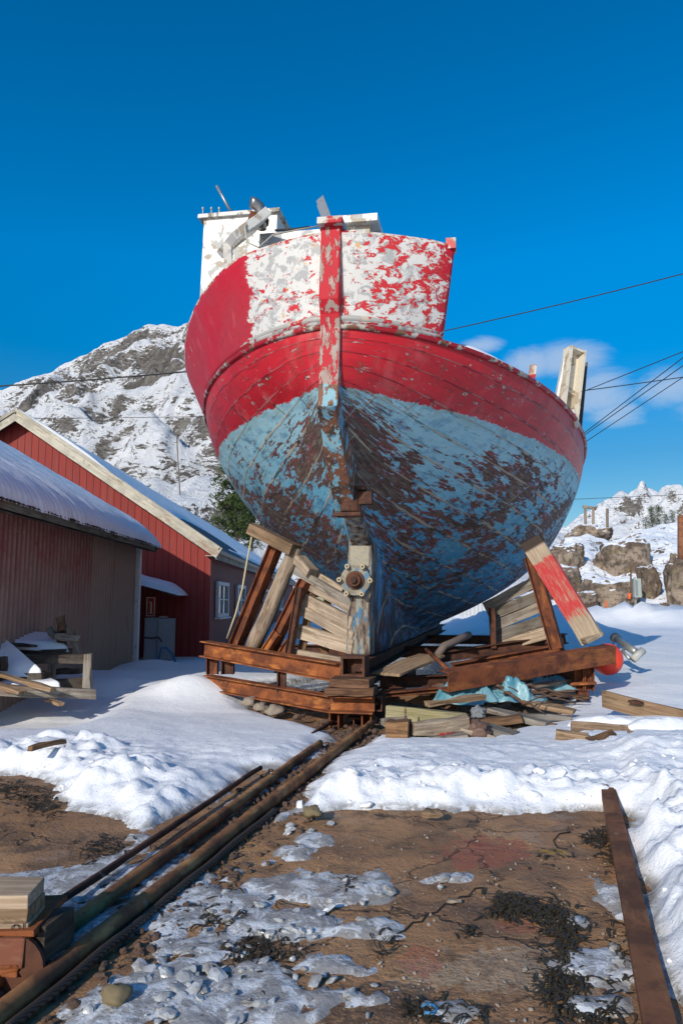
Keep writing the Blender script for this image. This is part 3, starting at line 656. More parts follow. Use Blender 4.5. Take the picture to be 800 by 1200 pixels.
pipe = [at(306, 268, 8.1), at(307, 256, 8.1), at(306, 248, 8.08), at(303, 242, 8.06), at(298, 238, 8.04), at(294, 237, 8.02)]
tube('exhaust_pipe', pipe, [.062, .062, .066, .068, .068, .064], ex, boat, 14)
tube('exhaust_collar', [at(306, 262, 8.1), at(306.6, 257, 8.1)], .09, RUST_DARK, boat, 14)
tube('exhaust_clamp', [at(294, 262, 8.1), at(298, 250, 8.1)], .05, RUST, boat, 10)
tube('antenna', [at(271, 249, 9.2), at(254, 218, 9.2)], .02, GALV, boat, 8)
# angle iron standing on the stem head
m, L = frame(at(391, 270, 6.4), at(378, 236, 6.6), (.8, -.5, .3)); bm = bmesh.new(); boxbm(bm, L, .012, .085, (0, .045, 0)); boxbm(bm, L * .85, .09, .012, (-.02, 0, -.049)); bev(bm, .003, 1)
finish('stemhead_bracket', bm, GALV, boat, m)
# gallows trough on the starboard rail
gp0, gp1 = at(662, 492, 8.95), at(671.5, 411, 9.05)
m, L = frame(gp0, gp1, (-.35, .93, .1)); bm = bmesh.new()
boxbm(bm, L, .19, .02, (0, 0, .03)); boxbm(bm, L, .025, .16, (0, .105, -.03)); boxbm(bm, L, .025, .16, (0, -.105, -.03)); boxbm(bm, .03, .19, .14, (L / 2 - .02, 0, -.03)); bev(bm, .005, 1)
tr = finish('net_trough', bm, mat_chipped('cream_trough_paint', (.70, .64, .52), (.45, .38, .28), .5, (.3, .22, .14), 4), boat, m)
plank('trough_board', at(652, 466, 9.0), at(660, 422, 9.05), .03, .1, WHITE_T, boat, up=(0, 1, 0))
ibeam('trough_support', at(675, 500, 9.2), at(682, 424, 9.3), .1, .1, mat_plain('dark_grey_paint', (.13, .14, .15), .5), boat)
tube('net_roller', [at(668, 480, 8.85), at(675, 500, 8.95)], .05, CAPM, boat, 10)
plank('rail_post', at(622, 444, 7.75), at(625, 428, 7.75), .07, .06, CAPM, boat, up=(0, 1, 0))

# ------------------------------------------------------------------ cradle
uv = u2(); c0 = Vector((.11, 7.42, 0))
cradle = thing('boat_cradle', 'rusty steel slipway cradle carrying the old fishing boat on rails', 'boat cradle', (c0.x, c0.y, 0))
def along(d, lat, z): return c0 + uv * d + Vector((math.cos(TH_), -math.sin(TH_), 0)) * lat + Vector((0, 0, z))
ibeam('keel_beam', along(.22, 0, .525), along(13, 0, .525), .24, .17, RUST_DARK, cradle)
m, L = frame(along(0, 0, .56), along(.3, 0, .56)); bm = bmesh.new()
for a in (boxbm(bm, L, .245, .025, (0, 0, .09)), boxbm(bm, L, .245, .025, (0, 0, -.09)), boxbm(bm, L, .025, .155, (0, .11, 0)), boxbm(bm, L, .025, .155, (0, -.11, 0))): pass
boxbm(bm, .02, .19, .15, (.04, 0, 0)); boxbm(bm, .03, .09, .12, (.0, -.03, 0)); bev(bm, .004, 1)
finish('box_end', bm, RUST_DARK, cradle, m)
for k, (z, w) in enumerate(((.425, .42), (.345, .46))): plank('bearer_timber', along(-.12, -w / 2 + .02, z), along(-.12, w / 2 + .02, z), .34, .075, mat_wood('rust_stained_timber', (.21, .11, .06), (.09, .045, .028)) if k == 0 else bpy.data.materials['rust_stained_timber'], cradle, rough=.012)
ibeam('carriage_beam', along(-.1, -.2, .215), along(-.1, .24, .215), .3, .16, RUST_HOT, cradle)
for l in (-.15, .17): ibeam('carriage_leg', along(-.08, l, -.02), along(-.08, l, .135), .2, .10, RUST_HOT, cradle, up=(math.cos(TH_), -math.sin(TH_), 0), chan=True)
ibeam('carriage_sole', along(-.05, .02, .02), along(1.4, .02, .02), .16, .1, RUST_DARK, cradle)
for l in (-.2, .26): ibeam('carriage_side', along(-.05, l, .21), along(3.2, l, .21), .09, .15, RUST_DARK, cradle, chan=True)
ibeam('cross_beam', at(240, 760, 9.1), at(399, 788, 7.62), .17, .19, RUST_HOT, cradle)
ibeam('cross_beam', at(243, 799, 9.0), at(402, 827, 7.55), .15, .17, RUST_HOT, cradle)
ibeam('beam_post', at(249, 790, 9.05), at(249, 768, 9.1), .12, .14, RUST, cradle, up=(1, 0, 0)); ibeam('beam_post', at(267, 790, 8.9), at(267, 770, 8.9), .12, .15, RUST_DARK, cradle, up=(1, 0, 0)); ibeam('beam_post', at(330, 810, 8.2), at(330, 785, 8.2), .1, .1, RUST_DARK, cradle, up=(1, 0, 0))
plank('beam_foot', at(243, 802, 9.05), at(266, 806, 8.95), .2, .09, RUST_HOT, cradle)
ibeam('cross_beam', at(519, 798, 7.55), at(715, 766, 8.8), .16, .2, RUST, cradle, chan=True, up=(0, -.15, 1))
for px in (676, 688): ibeam('beam_post', at(px, 809, 8.75), at(px, 777, 8.75), .15, .115, RUST, cradle, up=(1, 0, 0))
plank('beam_foot', at(666, 800, 8.78), at(697, 800, 8.72), .26, .03, RUST_HOT, cradle); plank('beam_foot', at(676, 817, 8.7), at(688, 817, 8.7), .14, .14, RUST, cradle)
ibeam('cross_beam', at(445, 800, 7.95), at(672, 790, 9.0), .12, .12, RUST_DARK, cradle)
ibeam('prop_strut', at(276, 757, 8.95), at(323, 641, 8.65), .13, .14, RUST, cradle, up=(.8, -.55, .3))
ibeam('prop_strut', at(315, 766, 8.6), at(357, 681, 8.4), .11, .12, RUST, cradle, up=(.8, -.55, .3))
ibeam('prop_strut', at(337, 775, 8.35), at(352, 688, 8.3), .07, .08, RUST_DARK, cradle, up=(.8, -.55, .3))
ibeam('prop_strut', at(652, 760, 8.95), at(622, 652, 9.0), .19, .15, RUST, cradle, up=(.9, -.4, 0))
for px, y0, y1 in ((307, 770, 742), (322, 782, 752)): ibeam('strut_gusset', at(px, y0, 8.55), at(px + 18, y1, 8.45), .08, .1, RUST_HOT, cradle, up=(.8, -.55, .3))
LP = ((346, 668, 412, 706, 10, W_GREY), (357, 682, 412, 713, 12, W_LIGHT), (352, 700, 413, 731, 15, W_LIGHT), (348, 712, 414, 747, 12, W_LIGHT), (343, 738, 414, 758, 17, W_LIGHT), (339, 766, 405, 778, 13, W_LIGHT))
for x0, y0, x1, y1, h, mm in LP: plank('side_plank', at(x0, y0, 8.5 + random.uniform(0, .04)), at(x1, y1, 8.06), .07, h * 8.3 / 850 * .98, mm, cradle, bevel=.005)
for x0, y0, x1, y1 in ((366, 690, 352, 770), (384, 700, 380, 775)): plank('crib_batten', at(x0, y0, 8.5), at(x1, y1, 8.5), .06, .09, W_BROWN, cradle, up=(1, 0, 0))
plank('side_plank', at(360, 668, 8.55), at(402, 694, 8.4), .1, .1, W_LIGHT, cradle)
# starboard crib
for k, (x0, y0, x1, y1, h, mm) in enumerate(((568, 712, 634, 678, 12, W_GREY), (572, 722, 640, 695, 13, W_GREY), (578, 734, 640, 708, 12, W_GREY), (580, 746, 646, 724, 13, W_GREY), (582, 757, 650, 739, 14, W_LIGHT))): plank('side_plank', at(x0, y0, 10.6), at(x1, y1, 10.2), .07, h * 10.4 / 850, mm, cradle)
for px, y0, y1 in ((578, 760, 712), (641, 755, 690)): plank('crib_batten', at(px, y0, 10.3), at(px - 2, y1, 10.3), .08, .07, RUST_DARK, cradle, up=(1, 0, 0))
ibeam('cross_beam', at(515, 770, 10.2), at(662, 748, 10.5), .16, .14, RUST_DARK, cradle); ibeam('cross_beam', at(530, 782, 9.6), at(660, 758, 9.9), .14, .1, RUST, cradle)
for d in (4.5, 8.5):
    ibeam('cross_beam', along(d, -2.3, .42), along(d, 2.3, .42), .18, .18, RUST_DARK, cradle)
    for l in (-2.1, 2.1): ibeam('beam_post', along(d, l, .0), along(d, l, .34), .14, .14, RUST_DARK, cradle, up=(1, 0, 0))
plank('footboard', at(452, 790, 7.7), at(506, 768, 8.5), .34, .035, W_TAN, cradle)
ibeam('carriage_bar', at(446, 814, 7.6), at(512, 808, 7.9), .12, .05, RUST, cradle)

# loose timbers propping the hull
RP = NT('red_painted_prop_wood'); c = RP.coord(); s = RP.sep(c); g = RP.noise(RP.mapping(c, (1.5, 24, 24)), 1.6, 5, .6)
w_ = RP.mix(RP.step(g, .35, .7), (.30, .23, .16), (.46, .37, .27)); mred = RP.math('MULTIPLY', RP.step(RP.math('ADD', RP.math('ADD', s[0], RP.math('MULTIPLY', s[1], -1.2)), RP.math('MULTIPLY', RP.noise(RP.mapping(c, (3, 14, 14)), 2, 5, .65), .5)), .72, .60), RP.step(RP.math('ADD', s[0], RP.math('MULTIPLY', RP.noise(c, 7, 4), .3)), -.28, -.22))
mred = RP.math('MULTIPLY', mred, RP.step(RP.noise(RP.mapping(c, (2, 18, 18)), 3, 6, .7), .66, .60))
mred = RP.math('MULTIPLY', mred, RP.math('SUBTRACT', 1.0, RP.math('MULTIPLY', RP.step(RP.noise(RP.mapping(c, (2, 30, 30), (3, 3, 3)), 3, 6, .7), .52, .60), .75)))
RPM = RP.fin(RP.mix(RP.step(s[0], -.56, -.60), RP.mix(mred, w_, (.47, .045, .045)), (.05, .035, .028)), .75, .25); RP.bump(g, .4, .005)
plank('timber_prop', at(621, 632, 8.85), at(694, 750, 8.72), .10, .27, RPM, up=(.8, -.5, .45), label='flat timber prop with red paint wedged under the right side of the hull', cat='timber prop', bevel=.01)
def pole(name, p0, p1, r, mat, **kw):
    m, L = frame(p0, p1); bm = bmesh.new(); n = 8
    tube_bm(bm, [(-L / 2 + L * i / n, mnoise.noise((i * .7, L, 0)) * r * .25, mnoise.noise((i * .9, 0, L)) * r * .25) for i in range(n + 1)], [r * (1.05 - .12 * i / n) for i in range(n + 1)], 14)
    o = finish(name, bm, mat, kw.pop('parent', None), m, True, **kw); return o
pole('timber_prop', at(296, 760, 8.75), at(347, 642, 8.5), .095, W_POLE, label='round log prop leaning under the left side of the hull', cat='timber prop')
plank('wedge_block', at(296, 620, 8.68), at(346, 645, 8.45), .24, .13, W_TAN, label='long timber wedge between the left steel strut and the hull', cat='wedge block')
plank('wedge_block', at(318, 634, 8.58), at(338, 640, 8.5), .2, .06, W_LIGHT, label='thin wooden shim under the long wedge above the left strut', cat='wedge block')
plank('wedge_block', at(350, 655, 8.5), at(366, 672, 8.35), .16, .11, W_LIGHT, label='short pale wedge jammed on top of the shorter left strut', cat='wedge block')
plank('wedge_block', at(684, 752, 8.65), at(702, 742, 8.7), .14, .05, W_LIGHT, label='small pale wedge at the foot of the red painted prop', cat='wedge block')
ROPE = mat_plain('cream_rope', (.55, .47, .3), .9, .3, 30)
tube('rope', [at(297, 617, 8.6), at(294, 634, 8.62), at(289, 660, 8.66), at(284, 690, 8.72), at(276, 720, 8.8), at(266, 748, 8.9)], .011, ROPE, label='cream rope hanging from the long wedge beside the left strut', cat='rope')
tube('rope', [at(243, 800, 8.9), at(240, 815, 8.95), at(242, 826, 8.8)], .01, ROPE, label='short rope end hanging below the left end of the lower beam', cat='rope')

# ------------------------------------------------------------------ slipway rails, bars, cable
def rail(name, a, b, r, z, mat, label, cat, wob=.006, sq=1.0, seed=0, zend=None, **kw):
    a, b = Vector(a), Vector(b); n = 60; m, L = frame((a.x, a.y, 0), (b.x, b.y, 0)); bm = bmesh.new(); rings = []
    prof = [(-1, -.9), (-1, .1), (-.8, .62), (-.42, .92), (0, 1), (.42, .92), (.8, .62), (1, .1), (1, -.9)]
    for i in range(n + 1):
        t = i / n; k = 1 + .10 * mnoise.noise((t * 22, seed, 0)); zz = z if zend is None else z + (zend - z) * t
        oy = mnoise.noise((t * 3.1, seed + 5, 0)) * wob * 3; oz = mnoise.noise((t * 7, seed + 9, 0)) * wob
        rings.append([bm.verts.new((-L / 2 + L * t, y * r * k + oy, zz + oz + q * r * sq * k)) for y, q in prof])
    for p, q in zip(rings, rings[1:]):
        for k in range(len(prof)): bm.faces.new((p[k], q[k], q[(k + 1) % len(prof)], p[(k + 1) % len(prof)]))
    bm.faces.new(rings[0]); bm.faces.new(rings[-1][::-1]); bmesh.ops.recalc_face_normals(bm, faces=bm.faces)
    return finish(name, bm, mat, None, m, True, label=label, cat=cat, **kw)
RAILM = mat_rust('worn_rail_rust', (.34, .155, .06), (.15, .065, .034), (.50, .27, .11), .8)
ext = lambda A, B, k: A + (A - B) * k
rail('slipway_rail', ext(RAIL_L[0], RAIL_L[1], .25), RAIL_L[1], .025, .045, RAILM, 'rusty slipway rail, the left one of the thick pair, ending in the snow', 'rail', seed=1)
rail('slipway_rail', ext(RAIL_R[0], RAIL_R[1], .25), RAIL_R[1], .029, .045, RAILM, 'rusty slipway rail running from the near left corner right up to the cradle', 'rail', seed=2)
rail('iron_rod', gnd(50, 1085), gnd(305, 908), .014, .05, RUST_DARK, 'thin rusty rod lying furthest left of the rails', 'rod', seed=3)
rail('iron_rod', gnd(55, 1112), gnd(240, 968), .016, .03, RUST_DARK, 'short dark rod between the thin outer rod and the left rail', 'rod', seed=4)
rail('iron_rod', gnd(365, 866), gnd(395, 846), .016, .04, RUST_DARK, 'short dark rod in the dirt left of the cradle carriage', 'rod', seed=6)
def mat_cable():
    t = NT('twisted_steel_cable'); c = t.coord(); s = t.sep(c)
    w = t.n('ShaderNodeTexWave', {'Vector': t.mapping(c, (1, 6, 1)), 'Scale': 22}, bands_direction='DIAGONAL').outputs[1]
    t.bump(w, .8, .004); return t.fin(t.mix(w, (.03, .02, .016), (.12, .08, .055)), .7)
rail('steel_cable', gnd(0, 1225), gnd(322, 955), .013, .03, mat_cable(), 'twisted steel cable lying along the right side of the rails', 'cable', wob=.008, seed=5)
# iron bar at right
b0, b1 = gnd(704, 890, .09), gnd(775, 1215, .05)
plank('iron_bar', b0 + Vector((0, 0, .0)), b1 + (b1 - b0).normalized() * .3, .085, .05, mat_rust('bar_rust', (.20, .085, .04), (.10, .045, .025), (.30, .15, .07), .5), bevel=.004, rough=.002, label='long flat rusty iron bar edging the bare slipway on the right', cat='iron bar')

# ------------------------------------------------------------------ timber stack on a bogie, bottom left
Yt = 2.42
def st(y, n, x1=33, mat=W_TAN, lab='', h=17, deep=.15):
    p1 = at(x1, y, Yt); p0 = Vector((p1.x - .62, p1.y - .02, p1.z)); off = Vector((-.06, deep / 2, 0))
    return plank('stacked_timber', p0 + off + Vector((.06, 0, -.01)), p1 + off + Vector((.06, 0, -.01)), deep, h * Yt / 850, mat, label=lab, cat='timber', group='timbers stacked on the rail bogie', bevel=.004, rough=.004)
st(1053, 0, 33, mat_wood('end_timber', (.48, .37, .26), (.30, .21, .135)), 'clean brown timber on top of the stack at the lower left', 16)
st(1070, 1, 31, W_TAN, 'mossy cracked timber second from the top of the lower left stack', 15)
t3 = st(1087, 2, 32, bpy.data.materials['end_timber'], 'pencil marked timber lowest of the stack at the lower left', 15)
p1 = at(33, 1085, Yt)
bm = bmesh.new()
for dx, w in ((.0, .003), (.035, .02)):
    if w > .01: tube_bm(bm, [(dx - .10 + .012 * math.cos(a), 0, .012 * math.sin(a)) for a in np.linspace(0, 6.28, 12)], .0018, 5)
    else: tube_bm(bm, [(dx - .04, 0, .016), (dx - .042, 0, -.018)], .0018, 5)
tube_bm(bm, [(-.105, 0, -.012), (-.085, 0, -.018), (-.06, 0, -.012)], .0018, 5)
finish('pencil_mark', bm, BLACK, t3, Matrix.Translation(p1 + Vector((0.03, -.008, -.005))))
bog = thing('rail_bogie', 'rusty rail bogie under the timber stack at the lower left', 'rail bogie', tuple(gnd(15, 1190)))
pp = at(31, 1112, Yt)
plank('top_plate', Vector((pp.x - .6, Yt + .12, pp.z + .055)), Vector((pp.x + .035, Yt + .12, pp.z + .055)), .28, .014, RUST_HOT, bog, bevel=.002)
plank('end_beam', Vector((pp.x - .6, Yt + .02, pp.z)), Vector((pp.x, Yt + .02, pp.z)), .08, .088, mat_rust('flaking_rust', (.20, .07, .04), (.10, .04, .028), (.3, .15, .1), .7), bog, bevel=.008, rough=.006)
plank('side_beam', Vector((pp.x + .03, Yt + .03, pp.z - .0)), Vector((pp.x + .06, Yt + .2, pp.z - .0)), .05, .11, W_DARK, bog, bevel=.006)
plank('bogie_leg', Vector((pp.x - .1, Yt + .1, -.02)), Vector((pp.x - .1, Yt + .1, pp.z - .045)), .16, .2, RUST_DARK, bog, up=(1, 0, 0))
bm = bmesh.new(); tube_bm(bm, [(0, -.03, 0), (0, -.012, 0), (0, -.01, 0), (0, .03, 0)], [.10, .10, .085, .085], 24); finish('bogie_wheel', bm, RUST_DARK, bog, Matrix.Translation((pp.x - .04, Yt + .02, .07)))
plank('gusset', Vector((pp.x - .04, Yt - .01, pp.z - .07)), Vector((pp.x - .04, Yt - .01, pp.z - .04)), .03, .05, RUST_HOT, bog, up=(1, 0, 0))

# ------------------------------------------------------------------ scrap timber around the cradle
SCRAP = [
 # x0 y0 x1 y1 (px) z0 z1, w, h, mat, label
 (453, 833, 545, 842, .20, .16, .12, .11, W_GREEN, 'long greenish timber with a chain, foremost across the scrap pile'),
 (454, 858, 481, 859, .09, .09, .24, .20, mat_wood('orange_end_grain', (.34, .19, .09), (.16, .085, .045)), 'short thick block with orange sawn face at the near end of the scrap pile'),
 (482, 855, 548, 846, .12, .16, .10, .11, W_LIGHT, 'pale broken board lying behind the thick block'),
 (494, 868, 546, 860, .03, .08, .16, .04, W_GREY, 'flat grey board end lowest in the scrap pile'),
 (522, 838, 603, 862, .16, .05, .14, .055, W_GREY, 'grey plank sloping down to the snow in front of the blue plastic'),
 (576, 832, 642, 850, .15, .06, .16, .05, W_GREY, 'broad grey plank sloping to the snow right of the blue plastic'),
 (612, 823, 672, 834, .16, .10, .13, .05, W_TAN, 'tan plank under the branches near the right beam post'),
 (600, 845, 655, 851, .05, .05, .1, .04, W_BROWN, 'short brown plank half sunk in snow at the edge of the scrap pile'),
 (560, 846, 610, 842, .08, .12, .13, .06, W_BROWN, 'brown plank crossing under the grey planks'),
 (515, 862, 560, 853, .07, .09, .04, .04, mat_chipped('red_stick_paint', (.45, .03, .025), (.3, .2, .13), .55), 'red painted stick between the boards of the scrap pile'),
 (585, 800, 625, 790, .28, .33, .1, .04, W_LIGHT, 'splintered pale board under the right cradle beam, left of two'),
 (618, 806, 664, 798, .26, .27, .12, .035, W_LIGHT, 'splintered pale board beside the right beam post'),
 (556, 806, 600, 798, .22, .27, .1, .04, W_TAN, 'tan splintered board in the dark under the right beam'),
 (630, 792, 660, 783, .30, .32, .08, .03, W_TAN, 'short tan offcut lying highest against the beam post'),
 (460, 818, 540, 822, .16, .14, .14, .08, W_BROWN, 'brown baulk behind the greenish timber'),
 (448, 846, 475, 842, .12, .14, .12, .05, W_GREY, 'grey board stub between the carriage and the thick block'),
 (535, 852, 580, 866, .12, .03, .10, .04, W_LIGHT, 'pale splintered plank sloping into the snow at the front of the pile'),
 (590, 836, 668, 842, .10, .06, .11, .045, W_GREY, 'long thin grey plank at the right end of the scrap pile'),
 (500, 826, 566, 816, .22, .26, .10, .045, W_TAN, 'tan plank rising behind the greenish timber towards the plastic'),
 (604, 858, 640, 853, .02, .03, .09, .03, W_TAN, 'tan offcut lying on the snow edge furthest from the hull'),
 (470, 868, 500, 864, .02, .03, .09, .03, W_BROWN, 'thin brown board flat on the ground before the thick block'),
 (640, 812, 690, 818, .16, .12, .08, .03, W_BROWN, 'brown lath sticking out beside the foot of the beam post'),
 (540, 828, 590, 836, .14, .1, .1, .05, W_DARK, 'dark wet plank behind the grey sloping plank'),
]
def scrap(i, x0, y0, x1, y1, z0, z1, w, h, m, lab):
    a, b = gnd(x0, y0, z0), gnd(x1, y1, z1)
    plank('scrap_timber', a, b, w, h, m, label=lab, cat='scrap timber', group='scrap timbers piled by the cradle', rough=.012, bevel=.005)
for i, sct in enumerate(SCRAP): scrap(i, *sct)
# chain over the greenish timber
bm = bmesh.new(); pc = gnd(474, 829, .28)
for k in range(9):
    a = Vector((0, 0, -k * .026)); tube_bm(bm, [a + Vector((.008 * math.cos(q) * (k % 2), .008 * math.cos(q) * (1 - k % 2) - .065, .017 * math.sin(q))) for q in np.linspace(0, 6.28, 9)], .0035, 5)
finish('chain', bm, RUST_DARK, None, Matrix.Translation(pc), label='small rusty chain hanging over the greenish timber', cat='chain')
# blue plastic sheets
PL = NT('pale_blue_plastic'); c = PL.coord(); nn_ = PL.noise(c, 3, 5, .6)
PL.set(PL.p.inputs['Transmission Weight'], .25); PL.bump(PL.noise(c, 14, 5, .6, .8), .5, .02)
PLM = PL.fin(PL.mix(PL.step(nn_, .35, .65), (.09, .31, .40), (.27, .50, .56)), .32, .5)
def tarp(px, py, z, rx, ry, h, seed, lab):
    p = gnd(px, py, z); A, Rr = np.meshgrid(np.linspace(0, 2 * np.pi, 72), np.linspace(0, 1, 28), indexing='ij')
    k = 1 + .35 * fbm(np.cos(A) * 1.6 + seed, np.sin(A) * 1.6, 3, seed)
    x = np.cos(A) * Rr * rx * k; y = np.sin(A) * Rr * ry * k
    fold = ridged(x * 4.5 + seed, y * 4.5, 4, seed + 3, .55)
    zz = h * (1 - Rr ** 3) * (.35 + 1.25 * (fold - .3) * (1 - .3 * Rr)) + .06 * fold - .03
    x = x + .09 * fbm(x * 5, y * 5, 3, seed + 9); y = y + .09 * fbm(x * 5 + 4, y * 5, 3, seed + 11)
    o = grid_obj('plastic_sheet', x, y, zz, PLM, smooth=False, label=lab, cat='plastic sheet'); place(o, Matrix.Translation(p))
    o.data.polygons.foreach_set('use_smooth', [i % 1 == 0 for i in range(len(o.data.polygons))])
tarp(548, 822, .16, .36, .24, .38, 3, 'crumpled blue plastic sheet, tallest and furthest left on the scrap pile')
tarp(598, 820, .16, .34, .24, .28, 5, 'crumpled blue plastic sheet lying lower in the middle of the scrap pile')
tarp(645, 806, .20, .30, .18, .20, 8, 'small blue plastic sheet tucked beside the right beam post')
bm = bmesh.new()
for k in range(5): tube_bm(bm, [Vector((-.12 + .06 * j, .02 * math.sin(j * 1.3 + k), .03 * math.cos(j * .8) + k * .018)) for j in range(6)], .014, 6)
finish('rope_coil', bm, mat_plain('green_rope', (.22, .42, .26), .85, .4, 40), None, Matrix.Translation(gnd(585, 800, .26)), True, label='pale green rope bundle behind the blue plastic', cat='rope')
rb = random.Random(4)
BARK = mat_wood('branch_bark', (.17, .11, .08), (.08, .05, .04), knots=False)
for i, (x0, y0, x1, y1, z0, z1, lab) in enumerate(((570, 797, 672, 826, .36, .12, 'longest bare branch lying across the blue plastic'), (575, 803, 650, 824, .33, .14, 'bare branch lying just under the longest branch'), (610, 803, 690, 822, .3, .1, 'thin bare branch reaching right towards the snow'), (590, 812, 640, 836, .26, .12, 'short bare branch lowest on the blue plastic'))):
    a, b = gnd(x0, y0, z0), gnd(x1, y1, z1); pts = [a + (b - a) * (k / 8) + Vector((rb.uniform(-.02, .02), rb.uniform(-.02, .02), rb.uniform(-.01, .03))) for k in range(9)]
    bm = bmesh.new(); tube_bm(bm, pts, [.022 - .0018 * k for k in range(9)], 6)
    for k in (2, 4, 6):
        d = Vector((rb.uniform(-.2, .3), rb.uniform(-.15, .15), rb.uniform(0, .12))); tube_bm(bm, [pts[k], pts[k] + d * .5 + Vector((0, 0, .01)), pts[k] + d], [.009, .007, .003], 5)
    finish('bare_branch', bm, BARK, None, None, True, label=lab, cat='branch', group='bare branches on the scrap pile')
# brown bags / leather like bits
for px, py, z, r, lab in ((517, 815, .2, .12, 'crumpled dark brown bag left of the blue plastic'), (560, 860, .06, .12, 'brown crumpled bag at the bottom front of the scrap pile'), (560, 836, .16, .07, 'crumpled grey rag under the blue plastic')):
    bm = bmesh.new(); bmesh.ops.create_icosphere(bm, subdivisions=4, radius=1)
    for v in bm.verts:
        n = mnoise.fractal(v.co * 1.6 + Vector((px, py, 0)), .6, 2.1, 4); v.co = Vector((v.co.x * r, v.co.y * r * .8, max(v.co.z, -.5) * r * .95)) * (1 + .38 * n)
    finish('crumpled_bag', bm, mat_plain('brown_bag', (.15, .085, .06), .6, .5, 9) if px != 560 or py > 850 else mat_plain('grey_rag', (.2, .21, .22), .8), None, Matrix.Translation(gnd(px, py, z)), True, label=lab, cat='bag' if 'bag' in lab else 'rag')
# pipe and curved hose under the hull
tube('scrap_pipe', [at(499, 761, 8.3), at(526, 786, 7.7)], .022, RUST, label='thin rusty pipe leaning in the shadow under the hull', cat='pipe')
tube('old_hose', [at(512, 768, 8.6), at(520, 757, 8.65), at(530, 753, 8.75), at(540, 748, 8.9), at(549, 744, 9.1)], .045, mat_plain('grey_hose', (.16, .12, .10), .7), n=12, label='grey curved hose lying under the hull beside the keel', cat='hose')
# brown boards in the snow, right
def board(x0, y0, x1, y1, Ya, Yb, w, h, lab, m=W_TAN, up=(0, -.8, .6), point=0):
    plank('old_board', at(x1, y1, Yb), at(x0, y0, Ya), w, h, m, up=up, label=lab, cat='board', group='brown boards lying in the snow on the right', point=point, bevel=.004)
board(706, 819, 812, 845, 7.55, 6.9, .045, .17, 'large brown board with a pointed end standing on edge in the snow', up=(.12, -.3, .95), point=0)
board(668, 853, 760, 860, 6.35, 6.2, .14, .05, 'thin brown board mostly under snow, rear of the two by the trodden path', up=(0, -.5, .85))
board(651, 862, 690, 868, 6.1, 6.0, .06, .10, 'short brown board end poking from the snow above the iron bar', up=(0, -.3, .95))
board(688, 872, 720, 862, 5.95, 6.0, .07, .08, 'splintered brown board end between the snowy boards', m=W_BROWN, up=(.3, -.3, .9))
board(735, 866, 815, 876, 6.05, 5.95, .14, .075, 'thick brown board with a rusty end at the right edge of the snow', up=(0, -.4, .9))
plank('rusty_fitting', at(782, 872, 5.8), at(802, 874, 5.8), .07, .07, RUST_DARK, label='dark rusty fitting on the end of the thick right board', cat='fitting')
plank('rusty_bracket', at(738, 821, 7.25), at(752, 824, 7.15), .06, .02, RUST_DARK, label='small rusty bracket on top of the large pointed board', cat='bracket')
def mound(px, py, z, rx, ry, h, lab, rot=0, seed=1):
    p = gnd(px, py, z); A, Rr = np.meshgrid(np.linspace(0, 2 * np.pi, 48), np.linspace(0, 1, 16), indexing='ij')
    x = np.cos(A) * Rr * rx; y = np.sin(A) * Rr * ry; zz = h * np.sqrt(np.maximum(1 - Rr ** 2, 0)) * (1 + .25 * fbm(x * 7, y * 7, 3, seed)) - .03
    o = grid_obj('snow_mound', x, y, zz, SNOW_P, label=lab, cat='snow'); place(o, Matrix.Translation(p) @ Matrix.Rotation(rot, 4, 'Z'))
mound(773, 855, .13, .34, .16, .14, 'rounded pillow of snow resting on the right hand boards', R(12), 3)
mound(718, 848, .10, .42, .14, .10, 'long low pillow of snow over the thin brown board', R(-4), 5)
mound(712, 868, .07, .36, .12, .07, 'flat pillow of snow between the short board ends', R(-5), 6)
plank('stone_chip', gnd(497, 952, .05), gnd(520, 954, .05), .06, .03, W_TAN, label='yellowish flat wood chip at the edge of the snow bank on the slab', cat='wood chip', rough=.012)
plank('stone_chip', gnd(522, 1056, .01), gnd(541, 1056, .01), .022, .008, W_LIGHT, label='small pale wood chip in the middle of the bare slab', cat='wood chip')
plank('wood_splinter', gnd(35, 877, .2), gnd(75, 868, .2), .05, .035, W_BROWN, label='brown stick lying on the ploughed snow at the left', cat='stick')
def stone(px, py, z, r, lab, m, seed):
    bm = bmesh.new(); bmesh.ops.create_icosphere(bm, subdivisions=3, radius=1)
    for v in bm.verts: v.co *= r * (1 + .35 * mnoise.fractal(v.co * 1.1 + Vector((seed, 0, 0)), .7, 2, 3)); v.co.z *= .6
    finish('stone', bm, m, None, Matrix.Translation(gnd(px, py, z)), True, label=lab, cat='stone')
STONE = mat_plain('pale_stone', (.32, .26, .2), .8, .5, 5); STONE2 = mat_plain('mossy_stone', (.22, .17, .09), .8, .5, 8)
stone(366, 951, .06, .05, 'mossy brown stone on the snow bank right of the rails', STONE2, 3)
stone(293, 822, .09, .09, 'pale stone in the dirt under the left beam, leftmost of three', STONE, 5); stone(306, 828, .07, .08, 'pale stone in the dirt under the left beam, middle of three', STONE, 7); stone(322, 832, .05, .10, 'broad pale stone in the dirt under the left beam, rightmost of three', STONE, 9)
stone(136, 1165, .03, .045, 'lichen spotted stone among the ice chunks at the bottom left', STONE2, 12)
